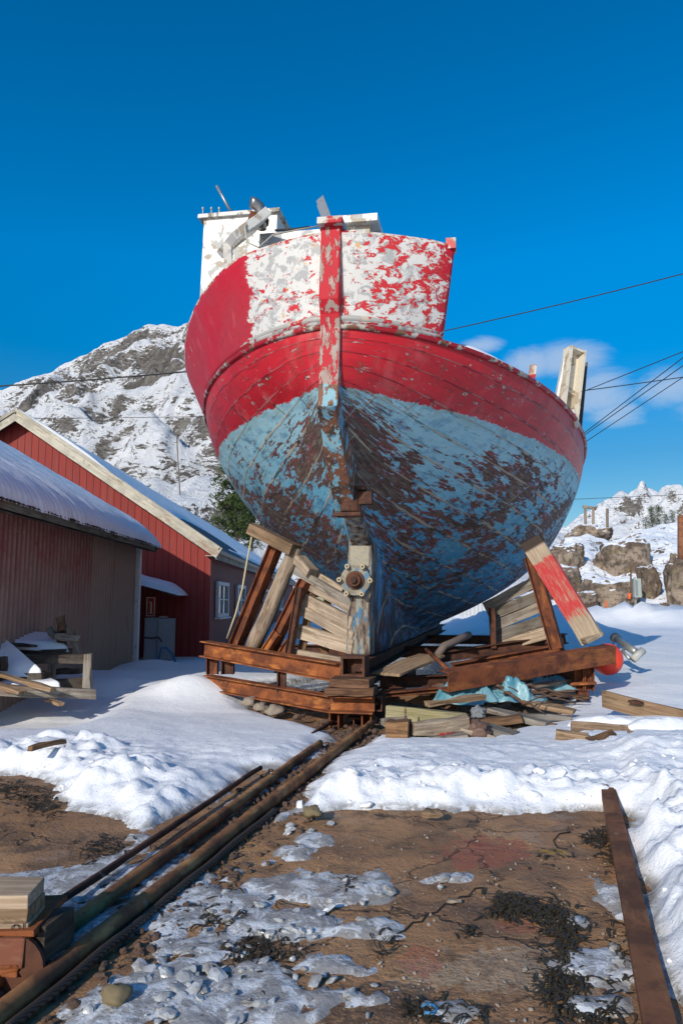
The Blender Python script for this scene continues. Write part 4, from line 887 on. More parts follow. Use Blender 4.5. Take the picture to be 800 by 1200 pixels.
# fender and metal pipe fitting
FY = 9.7; fp = at(710.5, 773, FY); bm = bmesh.new(); bmesh.ops.create_uvsphere(bm, u_segments=36, v_segments=24, radius=1)
for v in bm.verts: v.co = Vector((v.co.x * .205, v.co.y * .205, v.co.z * .20 * (1 + .08 * max(v.co.z, 0))))
fo = finish('mooring_buoy', bm, mat_plain('orange_red_vinyl', (.80, .055, .022), .38, .12, 3, dirtamt=.1, bump=.03), None, Matrix.Translation(fp) @ Matrix.Rotation(R(35), 4, 'Y'), True, label='round orange red mooring buoy lying in the snow behind the right beam end', cat='buoy')
bm = bmesh.new(); tube_bm(bm, [(0, 0, .2), (0, 0, .26)], [.06, .045], 14); finish('buoy_eye', bm, mat_plain('blue_vinyl', (.03, .08, .2), .4), fo, MW[fo.name], True)
pf = thing('pipe_fitting', 'grey metal pipe with flanged tee end lying on the snow right of the buoy', 'pipe fitting', at(737, 760, 10.6))
tube('pipe', [at(721, 748, 11.1), at(744, 764, 10.3)], .055, GALV, pf, 14); tube('flange', [at(720, 747, 11.15), at(723, 750, 11.05)], .075, mat_plain('dark_flange', (.07, .07, .075), .5), pf, 16)
tube('tee_end', [at(741, 773, 10.2), at(753, 762, 10.25)], .052, mat_plain('white_pipe', (.46, .46, .43), .5), pf, 14); tube('bracket', [at(733, 757, 10.6), at(729, 763, 10.5), at(737, 772, 10.3)], .025, GALV, pf, 8)

# ------------------------------------------------------------------ wood pile at left
LPL = [
 # (x0,y0,Y0,x1,y1,Y1,w,h,mat,label)
 (-30, 807, 7.6, 112, 813, 8.1, .12, .105, W_GREY, 'long grey plank lying lowest in front of the left wood pile'),
 (-8, 789, 7.9, 63, 808, 7.4, .07, .04, W_TAN, 'tan batten sloping down across the left wood pile, upper of two'),
 (-8, 801, 7.7, 27, 812, 7.4, .09, .035, W_TAN, 'shorter tan batten below the sloping one on the left wood pile'),
 (57, 820, 7.9, 72, 826, 7.6, .07, .03, W_TAN, 'small tan batten end poking from under the long grey plank'),
 (-10, 793, 8.3, 55, 791, 8.2, .2, .075, W_DARK, 'dark plank with snow on top at the left of the wood pile'),
 (20, 763, 8.9, 82, 764, 8.9, .25, .07, W_DARK, 'thick dark plank under the snow cover of the wood pile'),
 (30, 772, 8.5, 105, 772, 8.6, .12, .10, W_DARK, 'dark horizontal rail joining the squared post on the wood pile'),
 (55, 802, 8.5, 105, 800, 8.6, .14, .11, W_DARK, 'dark sill timber at the base of the squared post'),
 (65, 787, 9.0, 95, 786, 9.0, .12, .06, W_DARK, 'short dark plank in the middle of the wood pile frame'),
 (14, 755, 8.75, 40, 757, 8.6, .12, .035, W_DARK, 'small dark board sticking out of the snow on the wood pile'),
 (65, 746, 8.8, 93, 748, 8.8, .06, .075, W_GREY, 'short grey crosspiece nailed across the leaning timbers'),
]
for x0, y0, Y0, x1, y1, Y1, w, h, m, lab in LPL: plank('pile_timber', at(x0, y0, Y0), at(x1, y1, Y1), w, h, m, label=lab, cat='timber', group='timbers of the left wood pile', rough=.01)
for x0, y0, x1, y1, Y, w, m, lab in ((103, 806, 103, 767, 8.45, .085, W_GREY, 'squared grey post at the right end of the wood pile'), (62, 800, 62, 772, 8.9, .07, W_GREY, 'short grey post behind the dark rail of the wood pile'), (74, 738, 70, 722, 8.85, .09, W_DARK, 'dark broken timber pointing up highest from the wood pile'), (92, 768, 82, 735, 8.85, .075, W_GREY, 'grey leaning timber right in the cluster above the wood pile'), (63, 746, 57, 735, 8.9, .07, W_GREY, 'grey leaning timber left in the cluster above the wood pile'), (2, 786, 2, 770, 8.0, .1, W_DARK, 'dark stub of post at the left picture edge in the wood pile'), (74, 770, 72, 736, 8.9, .09, W_DARK, 'dark leaning timber carrying the broken top piece')):
    plank('pile_timber', at(x0, y0, Y), at(x1, y1, Y), w, w * .9, m, up=(0, 1, 0), label=lab, cat='timber', group='timbers of the left wood pile', rough=.012)
def slope_snow(name, pts, h, lab, seed, nu=40, nv=24, parent=None):
    a, b, c_, d = [np.array(p) for p in pts]
    U, V = np.meshgrid(np.linspace(0, 1, nu), np.linspace(0, 1, nv), indexing='ij')
    P = a * ((1 - U) * (1 - V))[..., None] + b * (U * (1 - V))[..., None] + c_ * (U * V)[..., None] + d * ((1 - U) * V)[..., None]
    e = np.minimum(np.minimum(U, 1 - U) * nu, np.minimum(V, 1 - V) * nv) / 3
    dz = np.where(e <= 0, -.02, h * np.clip(e, 0, 1) ** .5 * (1 + .3 * fbm(P[..., 0] * 2, P[..., 1] * 2, 3, seed)))
    if parent is not None: return grid_obj(name, P[..., 0], P[..., 1], P[..., 2] + dz, SNOW_P, parent=parent)
    return grid_obj(name, P[..., 0], P[..., 1], P[..., 2] + dz, SNOW_P, label=lab, cat='snow')
slope_snow('snow_cover', (at(-30, 757, 8.7), at(82, 762, 8.8), at(62, 746, 9.5), at(-30, 742, 9.4)), .07, 'flat snow cover on the back of the left wood pile', 4)
slope_snow('snow_cover', (at(-30, 793, 8.05), at(52, 790, 8.15), at(0, 748, 8.7), at(-40, 745, 8.7)), .07, 'steep triangular sheet of snow on the front of the left wood pile', 6)
slope_snow('snow_cover', (at(0, 806, 7.9), at(72, 803, 8.0), at(56, 796, 8.5), at(0, 796, 8.5)), .05, 'low snow patch beside the tan battens of the wood pile', 8)

# ------------------------------------------------------------------ shed with corrugated wall (left)
SX, SY0, SY1 = at(158.5, 700, 13.9).x, 7.2, 13.9
shed = thing('storage_shed', 'low shed clad in faded brown red corrugated iron under a snowy roof', 'shed', (SX - 2, 9, .2))
def mat_corr():
    t = NT('faded_corrugated_iron'); c = t.coord(); s = t.sep(c)
    n = t.noise(t.mapping(c, (1, 1.2, .5)), 2.2, 5, .6)
    f = t.math('ADD', t.math('DIVIDE', s[2], 2.2), t.math('MULTIPLY', t.math('SUBTRACT', n, .5), .8))
    col = t.ramp(f, [(.25, (.34, .24, .185)), (.55, (.30, .165, .13)), (.9, (.24, .06, .048))])
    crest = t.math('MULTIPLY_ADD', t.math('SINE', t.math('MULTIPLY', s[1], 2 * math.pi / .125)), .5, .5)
    crest_light = t.math('MULTIPLY', t.step(crest, .45, .95), t.step(t.noise(c, 4, 6, .65), .30, .6))  # crests painted paler, so the ribs read as lit beside shaded grooves
    col = t.mix(t.math('MULTIPLY', crest_light, .5), col, (.40, .28, .22))
    streaks = t.math('MULTIPLY', t.step(crest, .5, .05), t.step(t.noise(t.mapping(c, (7, 7, .5)), 2, 5, .6), .35, .6))  # groove shade put into the colour, together with rust and dirt streaks
    col = t.mix(t.math('MULTIPLY', streaks, .6), col, (.12, .045, .032))
    panel = t.step(s[1], 11.38, 11.40)
    col = t.mix(t.math('MULTIPLY', panel, .55), col, (.38, .29, .215))
    col = t.mix(t.math('MULTIPLY', t.step(t.noise(c, 26, 3, .6), .68, .74), .5), col, (.5, .5, .5))
    st_ = t.step(t.noise(t.mapping(c, (6, 6, .35)), 2.5, 4), .58, .75); col = t.mix(t.math('MULTIPLY', st_, .4), col, (.11, .045, .03))
    t.bump(n, .15, .01); return t.fin(col, .6, .35)
yy = np.arange(SY0, SY1, .0095); zz_ = np.linspace(-.4, 2.42, 6); YY, ZZ = np.meshgrid(yy, zz_, indexing='ij')
# sheets lapped every 0.85 m, a little out of true
XX = SX + .028 * np.sin(YY * 2 * np.pi / .125) + .006 * np.floor(YY / .85 % 2) + .004 * np.sin(YY * 3.1)
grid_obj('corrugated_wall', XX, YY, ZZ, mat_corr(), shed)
bm = bmesh.new(); boxbm(bm, 4.2, SY1 - SY0 - .1, 2.6, (SX - 2.15, (SY0 + SY1) / 2, 1.1)); finish('wall_core', bm, W_DARK, shed)
plank('corner_board', (SX + .03, SY1 + .02, -.4), (SX + .03, SY1 + .02, 2.42), .11, .11, WHITE_T, shed, up=(1, 0, 0), rough=.002)
ex_, ez = at(187, 641, 14.3).x, at(187, 641, 14.3).z
pitch = math.tan(R(30))
def roof_sheet(name, mat, x0, x1, y0, y1, z0, thick, parent, corr=False, nx=60):
    ny = int((y1 - y0) / (.0125 if corr else .08)); U, V = np.meshgrid(np.linspace(0, 1, nx), np.linspace(y0, y1, ny), indexing='ij')
    X = x0 + (x1 - x0) * U; Z = z0 + (x0 - X) * pitch + (.012 * np.sin(V * 2 * np.pi / .1) if corr else 0) + thick
    return grid_obj(name, X, V, Z, mat, parent)
roof_sheet('roof', mat_rust('rusty_roof_iron', (.12, .045, .03), (.06, .03, .025), (.2, .08, .04), .4), ex_ + .02, ex_ - 3.8, SY0 - .35, 14.35, ez, 0, shed, True, 12)
plank('eave_board', (ex_ - .10, SY0 - .3, ez - .015), (ex_ - .10, 14.3, ez - .015), .03, .12, W_GREY, shed, rough=.003)
plank('rafter_soffit', (ex_ - .2, SY0 - .3, ez - .05), (ex_ - .2, 14.28, ez - .05), .3, .02, W_DARK, shed, up=(.4, 0, .9))
plank('bargeboard', (ex_ - .05, 14.33, ez - .06), (ex_ - 3.8, 14.33, ez - .06 + 3.75 * pitch), .03, .14, W_GREY, shed, rough=.003)
# snow on the shed roof, ragged along the eave, rounded at the far end
U, V = np.meshgrid(np.linspace(0, 1, 90), np.linspace(0, 1, 420), indexing='ij')
yv = SY0 - .35 + V * (14.44 - SY0 + .35); wob = .02 * np.sin(yv * 2 * np.pi / .13) + .05 * fbm(yv * 3, yv * 0 + 2, 4, 5)
x0_ = ex_ + .0 + wob * .7; Xs = x0_ - 3.8 * U ** 1.3
endr = np.clip((14.44 - yv) / .8, 0, 1); edge = np.clip(U / .24, 0, 1)
tk = .30 * np.sqrt(1 - (1 - endr) ** 2 + 1e-6) * np.sqrt(1 - (1 - edge) ** 2 * .96) + .02 * fbm(Xs * 3, yv * 3, 4, 9) + .007 * fbm(Xs * 1 + yv * .3, yv * 9, 3, 14) * np.clip(1 - U * 3, 0, 1)
tk = np.where(U < .004, -.01, tk); tk = np.where(V > .999, -.02, tk)
grid_obj('roof_snow', Xs, yv, ez + (ex_ - Xs) * pitch + np.maximum(tk, .012 * np.sin(yv * 2 * np.pi / .1) + .008 - (U < .004) * .02), SNOW_P, shed)

# ------------------------------------------------------------------ red house with gable (left, behind)
GYh = 16.2; cx = at(246, 706, GYh).x; ap = at(26, 491, GYh); ez2 = at(250, 642, GYh).z; GEND = 44.0
slope = (ap.z - ez2) / (cx - ap.x); lx = ap.x - (cx - ap.x)
house = thing('red_house', 'long red boarded house with a pale gable edge, small white windows and thin roof snow', 'house', (ap.x, GYh, 0))
def mat_boards(name, red, dark, axis=0, w=.145, worn=.3):
    t = NT(name); c = t.coord(); s = t.sep(c); v = t.math('DIVIDE', s[axis], w); fr = t.math('FRACT', v); pid = t.math('FLOOR', v)
    wn = t.n('ShaderNodeTexWhiteNoise', {'W': pid}, noise_dimensions='1D').outputs[0]
    sc_ = (14, 14, .8); g = t.noise(t.mapping(c, sc_), 1.6, 5, .6)
    col = t.mix(t.math('MULTIPLY', wn, .45), red, dark); col = t.mix(t.math('MULTIPLY', t.step(g, .5, .7), worn), col, (.17, .10, .085))
    e = t.math('MINIMUM', fr, t.math('SUBTRACT', 1.0, fr)); gap = t.step(e, .045, .02)
    col = t.mix(t.math('MULTIPLY', gap, .85), col, (.03, .008, .008))
    t.bump(t.math('ADD', t.math('MULTIPLY', gap, -2.0), t.math('ADD', t.math('MULTIPLY', wn, .8), t.math('MULTIPLY', g, .4))), .6, .015)
    return t.fin(col, .7, .3)
GBL = mat_boards('red_gable_boards', (.27, .032, .026), (.175, .023, .020), 0, .16, .35); SDB = mat_boards('worn_red_side_boards', (.20, .045, .04), (.13, .035, .032), 1, .15, .6)
bm = bmesh.new(); T_h = .12
def prism(pts, y0, y1):
    a = [bm.verts.new((x, y0, z)) for x, z in pts]; b = [bm.verts.new((x, y1, z)) for x, z in pts]; n = len(pts)
    bm.faces.new(a); bm.faces.new(b[::-1])
    for i in range(n): bm.faces.new((a[i], a[(i + 1) % n], b[(i + 1) % n], b[i]))
    bmesh.ops.recalc_face_normals(bm, faces=bm.faces)
prism([(lx, -.2), (cx, -.2), (cx, ez2), (ap.x, ap.z), (lx, ez2)], GYh, GYh + T_h)
finish('gable_wall', bm, GBL, house)
bm = bmesh.new(); prism([(lx, -.2), (cx, -.2), (cx, ez2), (ap.x, ap.z), (lx, ez2)], GEND - T_h, GEND); finish('gable_wall', bm, GBL, house)
bm = bmesh.new(); boxbm(bm, .1, GEND - GYh - 2 * T_h - .004, ez2 + .2, (cx - .06, (GYh + GEND) / 2, (ez2 - .2) / 2)); finish('side_wall', bm, SDB, house)
bm = bmesh.new(); boxbm(bm, .1, GEND - GYh - 2 * T_h - .004, ez2 + .2, (lx + .06, (GYh + GEND) / 2, (ez2 - .2) / 2)); finish('side_wall', bm, SDB, house)
RY0, OV = GYh - .32, .24
def rp(k, side, dz): # point on roof: k 0 ridge..1 eave
    ex2 = cx + OV if side > 0 else lx - OV
    x = ap.x + (ex2 - ap.x) * k; return x, ap.z - abs(x - ap.x) * slope + dz
DKM = mat_plain('dark_roof_iron', (.06, .065, .07), .45, .3, 6, metal=.4)
for side in (1, -1):
    bm = bmesh.new(); x0, z0 = rp(0, side, .10); x1, z1 = rp(1, side, .10); n = 260
    ysr = np.linspace(RY0 + .04, GEND + .3, n if side > 0 else 4); rows = []
    for i, yv_ in enumerate(ysr):
        d = .018 * (1 if i % 2 else -1) if side > 0 else 0
        rows.append([bm.verts.new((x0, yv_, z0 + d)), bm.verts.new((x1, yv_, z1 + d)), bm.verts.new((x1, yv_, z1 - .09)), bm.verts.new((x0, yv_, z0 - .09))])
    for a, b in zip(rows, rows[1:]):
        for k in range(4): bm.faces.new((a[k], a[(k + 1) % 4], b[(k + 1) % 4], b[k]))
    bm.faces.new(rows[0]); bm.faces.new(rows[-1]); bmesh.ops.recalc_face_normals(bm, faces=bm.faces); finish('roof', bm, DKM, house)
    a, b = rp(0, side, .02), rp(1.0, side, .02)
    plank('bargeboard', (a[0], RY0, a[1]), (b[0], RY0, b[1]), .04, .25, CREAM, house, rough=.003, seg=8)
    plank('bargeboard_trim', (a[0], RY0 - .035, a[1] + .10), (b[0], RY0 - .035, b[1] + .10), .03, .07, CREAM, house, rough=.003, seg=8)
    b2 = rp(.985, side, -.06)
    plank('eave_fascia', (b2[0], RY0 + .03, b2[1]), (b2[0], GEND + .2, b2[1]), .03, .2, CREAM, house, rough=.002)
    plank('soffit', (b2[0] - .13 * side, RY0 + .03, b2[1] - .02), (b2[0] - .13 * side, GEND + .2, b2[1] - .02), .24, .02, CREAM, house, rough=.0)
# snow on the right roof slope: thick by the ridge and gable, worn through to the iron lower down
U, V = np.meshgrid(np.linspace(0, 1, 120), np.linspace(0, 1, 320), indexing='ij')
k_ = U * .985; yv = RY0 + .12 + V ** 1.5 * (GEND + .1 - RY0); x1r = cx + OV
Xs = ap.x + (x1r - ap.x) * k_; Zr = ap.z - (Xs - ap.x) * slope + .12
th = .055 + .09 * np.exp(-((k_ - .28) / .22) ** 2) * np.exp(-((yv - RY0) / 2.4)) + .03 * fbm(Xs * 1.5, yv * .8, 4, 3)
th = th - .25 * np.exp(-((k_ - .78) / .10) ** 2 - ((yv - 20.5) / 2.6) ** 2) - .2 * np.exp(-((k_ - .9) / .12) ** 2 - ((yv - 16.6) / 2.2) ** 2) - .14 * sstep(.93, .985, k_) * (1 + fbm(yv * 2, yv * 0, 3, 4)) - .10 * np.exp(-((k_ - .6) / .25) ** 2) * np.exp(-((yv - RY0) / .3))
edge = np.minimum(np.clip(V * 320 / 3, 0, 1), np.clip((1 - V) * 60, 0, 1)); th = np.where(edge < .3, -.03, th)
grid_obj('roof_snow', Xs, yv, Zr + np.maximum(th, -.05), SNOW_P, house)
# windows on the side wall
def window(y0, y1, z0, z1):
    X = cx; ym, zm = (y0 + y1) / 2, (z0 + z1) / 2; wdt, ht = y1 - y0, z1 - z0
    fr_ = bmesh.new(); f_ = .09
    for (a, b, c2, d) in ((y0, ym, 0, 0),): pass
    boxbm(fr_, .07, wdt, f_, (X + .04, ym, z1 - f_ / 2)); boxbm(fr_, .07, wdt, f_, (X + .04, ym, z0 + f_ / 2))
    boxbm(fr_, .07, f_, ht - 2 * f_, (X + .04, y0 + f_ / 2, zm)); boxbm(fr_, .07, f_, ht - 2 * f_, (X + .04, y1 - f_ / 2, zm))
    w = finish('window', fr_, WHITE_T, house)
    g = bmesh.new(); boxbm(g, .02, wdt - 2 * f_ - .004, ht - 2 * f_ - .004, (X + .012, ym, zm)); finish('pane', g, GLASS, w)
    g = bmesh.new(); boxbm(g, .03, .035, ht - 2 * f_ - .004, (X + .04, ym, zm))
    for s_ in (-1, 1): boxbm(g, .028, (wdt - 2 * f_) / 2 - .022, .03, (X + .04, ym + s_ * ((wdt - 2 * f_) / 4 + .008), zm))
    finish('muntins', g, WHITE_T, w)
    g = bmesh.new(); boxbm(g, .13, wdt + .1, .035, (X + .06, ym, z0 - .02)); finish('sill', g, WHITE_T, w)
wz0, wz1 = at(252, 724, 16.8).z, at(252, 681, 16.8).z
for y0 in (16.9, 20.1, 27, 34): window(y0, y0 + 1.6, wz0, wz1)
# lean-to with snow, lamp box and cabinets in the corner between shed and house
lt = thing('lean_to_porch', 'tiny red lean-to porch with a thick snow lid in the corner between shed and house', 'porch', at(185, 760, 15.8))
p0, p1 = at(158, 680, 15.95), at(206, 697, 15.6)
bm = bmesh.new(); boxbm(bm, p1.x - p0.x + .1, .9, .05, M=Matrix.Translation((p0 + p1) / 2 - Vector((0, 0, .0))) @ Matrix.Rotation(math.atan2(p0.z - p1.z, p1.x - p0.x), 4, 'Y')); bev(bm, .01, 1); finish('porch_roof', bm, W_DARK, lt)
bm = bmesh.new(); boxbm(bm, .12, .5, 1.7, (at(163, 700, 15.9).x, 15.9, .7)); finish('porch_wall', bm, GBL, lt)
U, V = np.meshgrid(np.linspace(0, 1, 40), np.linspace(-1, 1, 30), indexing='ij')
X = p0.x - .08 + (p1.x - p0.x + .22) * U; Y = 15.75 + V * .5; prof = np.sqrt(np.maximum(1 - np.abs(V) ** 4, 0)) * np.sqrt(np.clip((1 - U) / .22, 0, 1))
grid_obj('porch_snow', X, Y, p0.z + .02 + (p1.z - p0.z) * U - .035 + .2 * prof * (1 + .1 * fbm(X * 3, Y * 3, 3, 2)), SNOW_P, lt)
CAB = mat_plain('grey_cabinet_paint', (.33, .34, .34), .55, .35, 4, dirt=(.2, .16, .13))
def cabinet(px0, px1, y0, y1, Y, lab):
    a, b = at(px0, y0, Y), at(px1, y1, Y); t_ = thing('gas_cabinet', lab, 'cabinet', ((a.x + b.x) / 2, Y, b.z)); bm = bmesh.new()
    boxbm(bm, b.x - a.x, .4, a.z - b.z, ((a.x + b.x) / 2, Y + .2, (a.z + b.z) / 2)); bev(bm, .015, 2); finish('body', bm, CAB, t_)
    bm = bmesh.new(); boxbm(bm, b.x - a.x - .06, .02, a.z - b.z - .1, ((a.x + b.x) / 2, Y - .01, (a.z + b.z) / 2)); bev(bm, .006, 1); finish('door', bm, CAB, t_)
cabinet(170, 184.5, 724, 790, 15.4, 'grey cabinet against the red gable, left of the pair under the sign')
cabinet(185.5, 199, 725, 792, 15.3, 'grey cabinet against the red gable, right of the pair by the blue hose')
plank('wood_scrap', at(187, 723, 15.4), at(197, 723, 15.4), .12, .035, W_LIGHT, label='pale wood scrap lying on top of the right grey cabinet', cat='wood scrap')
tube('strap', [at(169, 747, 15.37), at(178, 748, 15.37), at(186, 747, 15.27), at(190, 752, 15.25)], .014, BLACK, label='black strap tied round the left grey cabinet', cat='strap')
sa0, sb0 = at(173, 700, 15.6), at(182, 722, 15.6); sg = thing('hydrant_box', 'red sign box with a cream frame and a cream figure one under the lean-to', 'sign', ((sa0.x + sb0.x) / 2, 15.6, sb0.z))
bm = bmesh.new(); boxbm(bm, sb0.x - sa0.x, .08, sa0.z - sb0.z, ((sa0.x + sb0.x) / 2, 15.6, (sa0.z + sb0.z) / 2)); finish('panel', bm, mat_plain('sign_red', (.38, .02, .02), .5), sg)
CRM = mat_plain('sign_cream', (.70, .58, .36), .5); bm = bmesh.new(); mx, mz, ww, hh_ = (sa0.x + sb0.x) / 2, (sa0.z + sb0.z) / 2, sb0.x - sa0.x, sa0.z - sb0.z
for sx_ in (-1, 1): boxbm(bm, .014, .02, hh_, (mx + sx_ * (ww / 2 - .007), 15.55, mz)); boxbm(bm, ww - .03, .02, .014, (mx, 15.55, mz + sx_ * (hh_ / 2 - .007)))
finish('frame', bm, CRM, sg)
bm = bmesh.new(); boxbm(bm, .026, .02, hh_ * .6, (mx + .01, 15.55, mz - .02)); boxbm(bm, .03, .02, .02, (mx - .018, 15.55, mz + hh_ * .24)); boxbm(bm, .07, .02, .02, (mx + .005, 15.55, mz - hh_ * .34)); finish('figure_one', bm, CRM, sg)
tube('water_hose', [at(187, 790, 15.1), at(186, 770, 15.1), at(189, 759, 15.1), at(195, 759, 15.05), at(202, 767, 15.0), at(207, 779, 14.9)], .022, mat_plain('blue_hose', (.02, .16, .32), .4), label='bright blue water hose looping out of the snow beside the grey cabinets', cat='hose')
# pale shed far behind the hull
gs = thing('pale_shed', 'pale grey corrugated shed glimpsed under the hull behind the right crib', 'shed', at(555, 740, 30)); bm = bmesh.new(); a, b = at(470, 690, 30), at(590, 740, 30)
boxbm(bm, b.x - a.x, 4, a.z - b.z + 1.2, ((a.x + b.x) / 2, 32, (a.z + b.z) / 2 - .1)); finish('wall', bm, mat_boards('pale_sheet_wall', (.50, .52, .54), (.40, .42, .44), 0, .16, .05), gs)
bm = bmesh.new(); prism([(a.x - .3, a.z + .45), (b.x + .3, a.z + .45), ((a.x + b.x) / 2, a.z + 1.5)], 29.6, 34.4); finish('roof', bm, SNOW_P, gs)

# ------------------------------------------------------------------ mountains
def mat_mountain(name, scale, rockamt, gully, cliffs=()):
    t = NT(name); c = t.coord(); nz = t.sep(t.n('ShaderNodeNewGeometry').outputs['Normal'])[2]
    w = t.n('ShaderNodeVectorMath', {0: t.noise(c, .02 * scale, 4, .6, out=1), 1: (22 / scale,) * 3}, operation='MULTIPLY').outputs[0]; cw = t.vadd(c, w)
    n1 = t.noise(t.mapping(cw, (1.5, .55, .6)), .022 * scale, 5, .6); n2 = t.noise(t.mapping(cw, (1.2, .8, 1.4)), .10 * scale, 7, .74, .5); n3 = t.noise(t.mapping(cw, (1, .8, 2.0)), .42 * scale, 7, .78)
    rock = t.mix(t.step(n2, .35, .65), (.105, .097, .09), (.265, .245, .22)); rock = t.mix(t.math('MULTIPLY', t.step(n3, .48, .62), .75), rock, (.045, .04, .036))
    f = t.math('ADD', t.math('MULTIPLY', t.math('SUBTRACT', n1, .5), 1.35), t.math('ADD', t.math('MULTIPLY', t.math('SUBTRACT', n2, .5), 1.3), t.math('MULTIPLY', t.math('SUBTRACT', n3, .5), 2.0)))
    f = t.math('ADD', f, t.math('MULTIPLY', t.math('SUBTRACT', .62, nz), gully))
    sx = t.sep(c)
    for (px, py, Y, ra, rb_, amt) in cliffs:
        q_ = at(px, py, Y); dx = t.math('DIVIDE', t.math('SUBTRACT', sx[0], q_.x), ra); dz = t.math('DIVIDE', t.math('SUBTRACT', sx[2], q_.z), rb_)
        rr = t.math('SQRT', t.math('ADD', t.math('MULTIPLY', dx, dx), t.math('MULTIPLY', dz, dz))); f = t.math('ADD', f, t.math('MULTIPLY', t.step(rr, 1.25, .55), amt))
    m = t.step(f, rockamt - .02, rockamt + .012)
    t.bump(t.math('ADD', n2, t.math('MULTIPLY', n3, .6)), .8, 5 / scale)
    return t.fin(t.mix(m, (.84, .86, .89), rock), .75, .2)
def mountain(name, ridge, Yr, y0, base, back, mat, nx, ny, amp, seed, fs, power):
    """ridge: list of (px,py) of the skyline at distance Yr"""
    P = [at(px, py, Yr) for px, py in ridge]; rx = np.array([p.x for p in P]); rz = np.array([p.z for p in P])
    X, Y = np.meshgrid(np.linspace(rx[0], rx[-1], nx), np.concatenate([np.linspace(y0, Yr, ny), np.linspace(Yr, back, ny // 5)[1:]]), indexing='ij')
    t = np.clip((Y - y0) / (Yr - y0), 0, 1); bk = np.clip((Y - Yr) / (back - Yr), 0, 1); Z0 = np.interp(X, rx, rz)
    # benches and buttresses
    wx = X + fbm(X * fs * 2, Y * fs * 2, 3, seed + 2) * .25 / fs
    r1 = ridged(wx * fs, Y * fs * .55, 5, seed); r2 = ridged(X * fs * 4, Y * fs * 4, 4, seed + 5); st_ = fbm(X * fs * .8, Y * fs * .8, 3, seed + 7)
    tq = t + .10 * st_ * t * (1 - t) * 4; ter = tq + .034 * np.sin(tq * 40 + st_ * 5 + 3 * fbm(X * fs * 1.5, Y * fs, 2, seed + 19))
    Z = base + (Z0 - base) * np.where(bk > 0, 1 - bk * .8, np.clip(ter, 0, 1.04) ** power)
    e = t * (1 - bk)
    damp = 1 - .8 * np.exp(-((Y - Yr) / ((Yr - y0) * .10)) ** 2)
    Z = Z + amp * e * damp * (r1 - .55) * 2 + amp * .30 * sstep(.05, .3, e) * (r2 - .55) * (1 - .4 * np.exp(-((Y - Yr) / ((Yr - y0) * .05)) ** 2))
    grid_obj(name, X, Y, Z, mat, kind='structure')
mountain('mountain', [(-620, 600), (-400, 560), (-250, 520), (-120, 500), (-40, 482), (0, 466), (35, 452), (62, 441), (90, 428), (112, 414), (130, 408), (150, 404), (172, 396), (195, 394), (217, 392), (245, 385), (280, 382), (330, 392), (400, 430), (470, 500), (540, 570), (600, 640), (650, 705)], 470, 170, 2.0, 640, mat_mountain('snowy_crag_rock', 1.0, .20, 1.2, ((215, 440, 425, 26, 20, .34), (182, 462, 410, 14, 12, .25), (128, 432, 440, 20, 9, .28), (105, 450, 420, 9, 12, .22), (40, 470, 420, 14, 8, .2), (160, 560, 330, 9, 7, .18), (60, 540, 350, 8, 10, .18), (235, 500, 380, 16, 6, .15))), 560, 460, 24, 11, .018, 1.12)
mountain('far_mountain', [(400, 700), (520, 670), (600, 640), (660, 615), (683, 604), (697, 597), (712, 590), (721, 582), (730, 581), (739, 585), (748, 584), (755, 582), (760, 579), (766, 583), (771, 586), (777, 578), (785, 577), (792, 580), (799, 590), (806, 592), (830, 575), (880, 590), (960, 610), (1100, 640), (1300, 690)], 1900, 900, -5, 2600, mat_mountain('far_snowy_rock', .34, .20, 1.3), 460, 300, 95, 31, .0055, 1.15)

# ------------------------------------------------------------------ rocky knoll at the right
hx = np.linspace(4, 34, 420); hy = np.linspace(24.5, 62, 360); HX, HY = np.meshgrid(hx, hy, indexing='ij')
top = np.interp(HX / HY * 850 + 400, [560, 640, 662, 690, 706, 718, 735, 752, 775, 800, 860, 950, 1100], [715, 660, 634, 628, 634, 637, 630, 622, 617, 615, 608, 600, 620])
ztop = H + (706 - top) * 38 / 850
tq = np.clip((HY - 25.5) / 12.5, 0, 1); prof = np.interp(tq, [0, .1, .4, .7, 1], [0, .10, .42, .76, 1])
HZ = .40 + (ztop - .40) * prof - .05 * np.maximum(HY - 40, 0) + 0.5 * (ridged(HX * .33, HY * .33, 5, 71) - .55) * sstep(0, .3, tq) + 0.16 * (ridged(HX * 1.1, HY * 1.1, 4, 73) - .5) * sstep(0, .2, tq) - sstep(.06, 0, tq) * .8
def mat_rock(name, thr, z0=.55):
    t = NT(name); c = t.coord(); g = t.n('ShaderNodeNewGeometry'); nz = t.sep(g.outputs['Normal'])[2]
    gp = g.outputs['Position']; n = t.noise(gp, 1.2, 7, .66, .4); n2 = t.noise(gp, 5.5, 6, .7)
    rock = t.mix(t.step(n, .40, .58), (.12, .088, .064), (.32, .25, .19)); rock = t.mix(t.math('MULTIPLY', t.step(n2, .48, .6), .7), rock, (.05, .04, .032))
    rock = t.mix(t.math('MULTIPLY', t.step(t.noise(gp, 2.6, 5, .6), .58, .66), .5), rock, (.24, .20, .11))
    f = t.math('ADD', nz, t.math('ADD', t.math('MULTIPLY', t.math('SUBTRACT', n, .5), .55), t.math('MULTIPLY', t.math('SUBTRACT', n2, .5), .7)))
    m = t.step(f, thr, thr + .05); t.bump(t.math('ADD', n, t.math('MULTIPLY', n2, .7)), .8, .12)
    return t.fin(t.mix(m, rock, (.85, .87, .90)), .75, .2)
grid_obj('rocky_hill', HX, HY, HZ, mat_rock('snowy_knoll_rock', .80), kind='structure')
ROCKM = mat_rock('boulder_rock', .74)
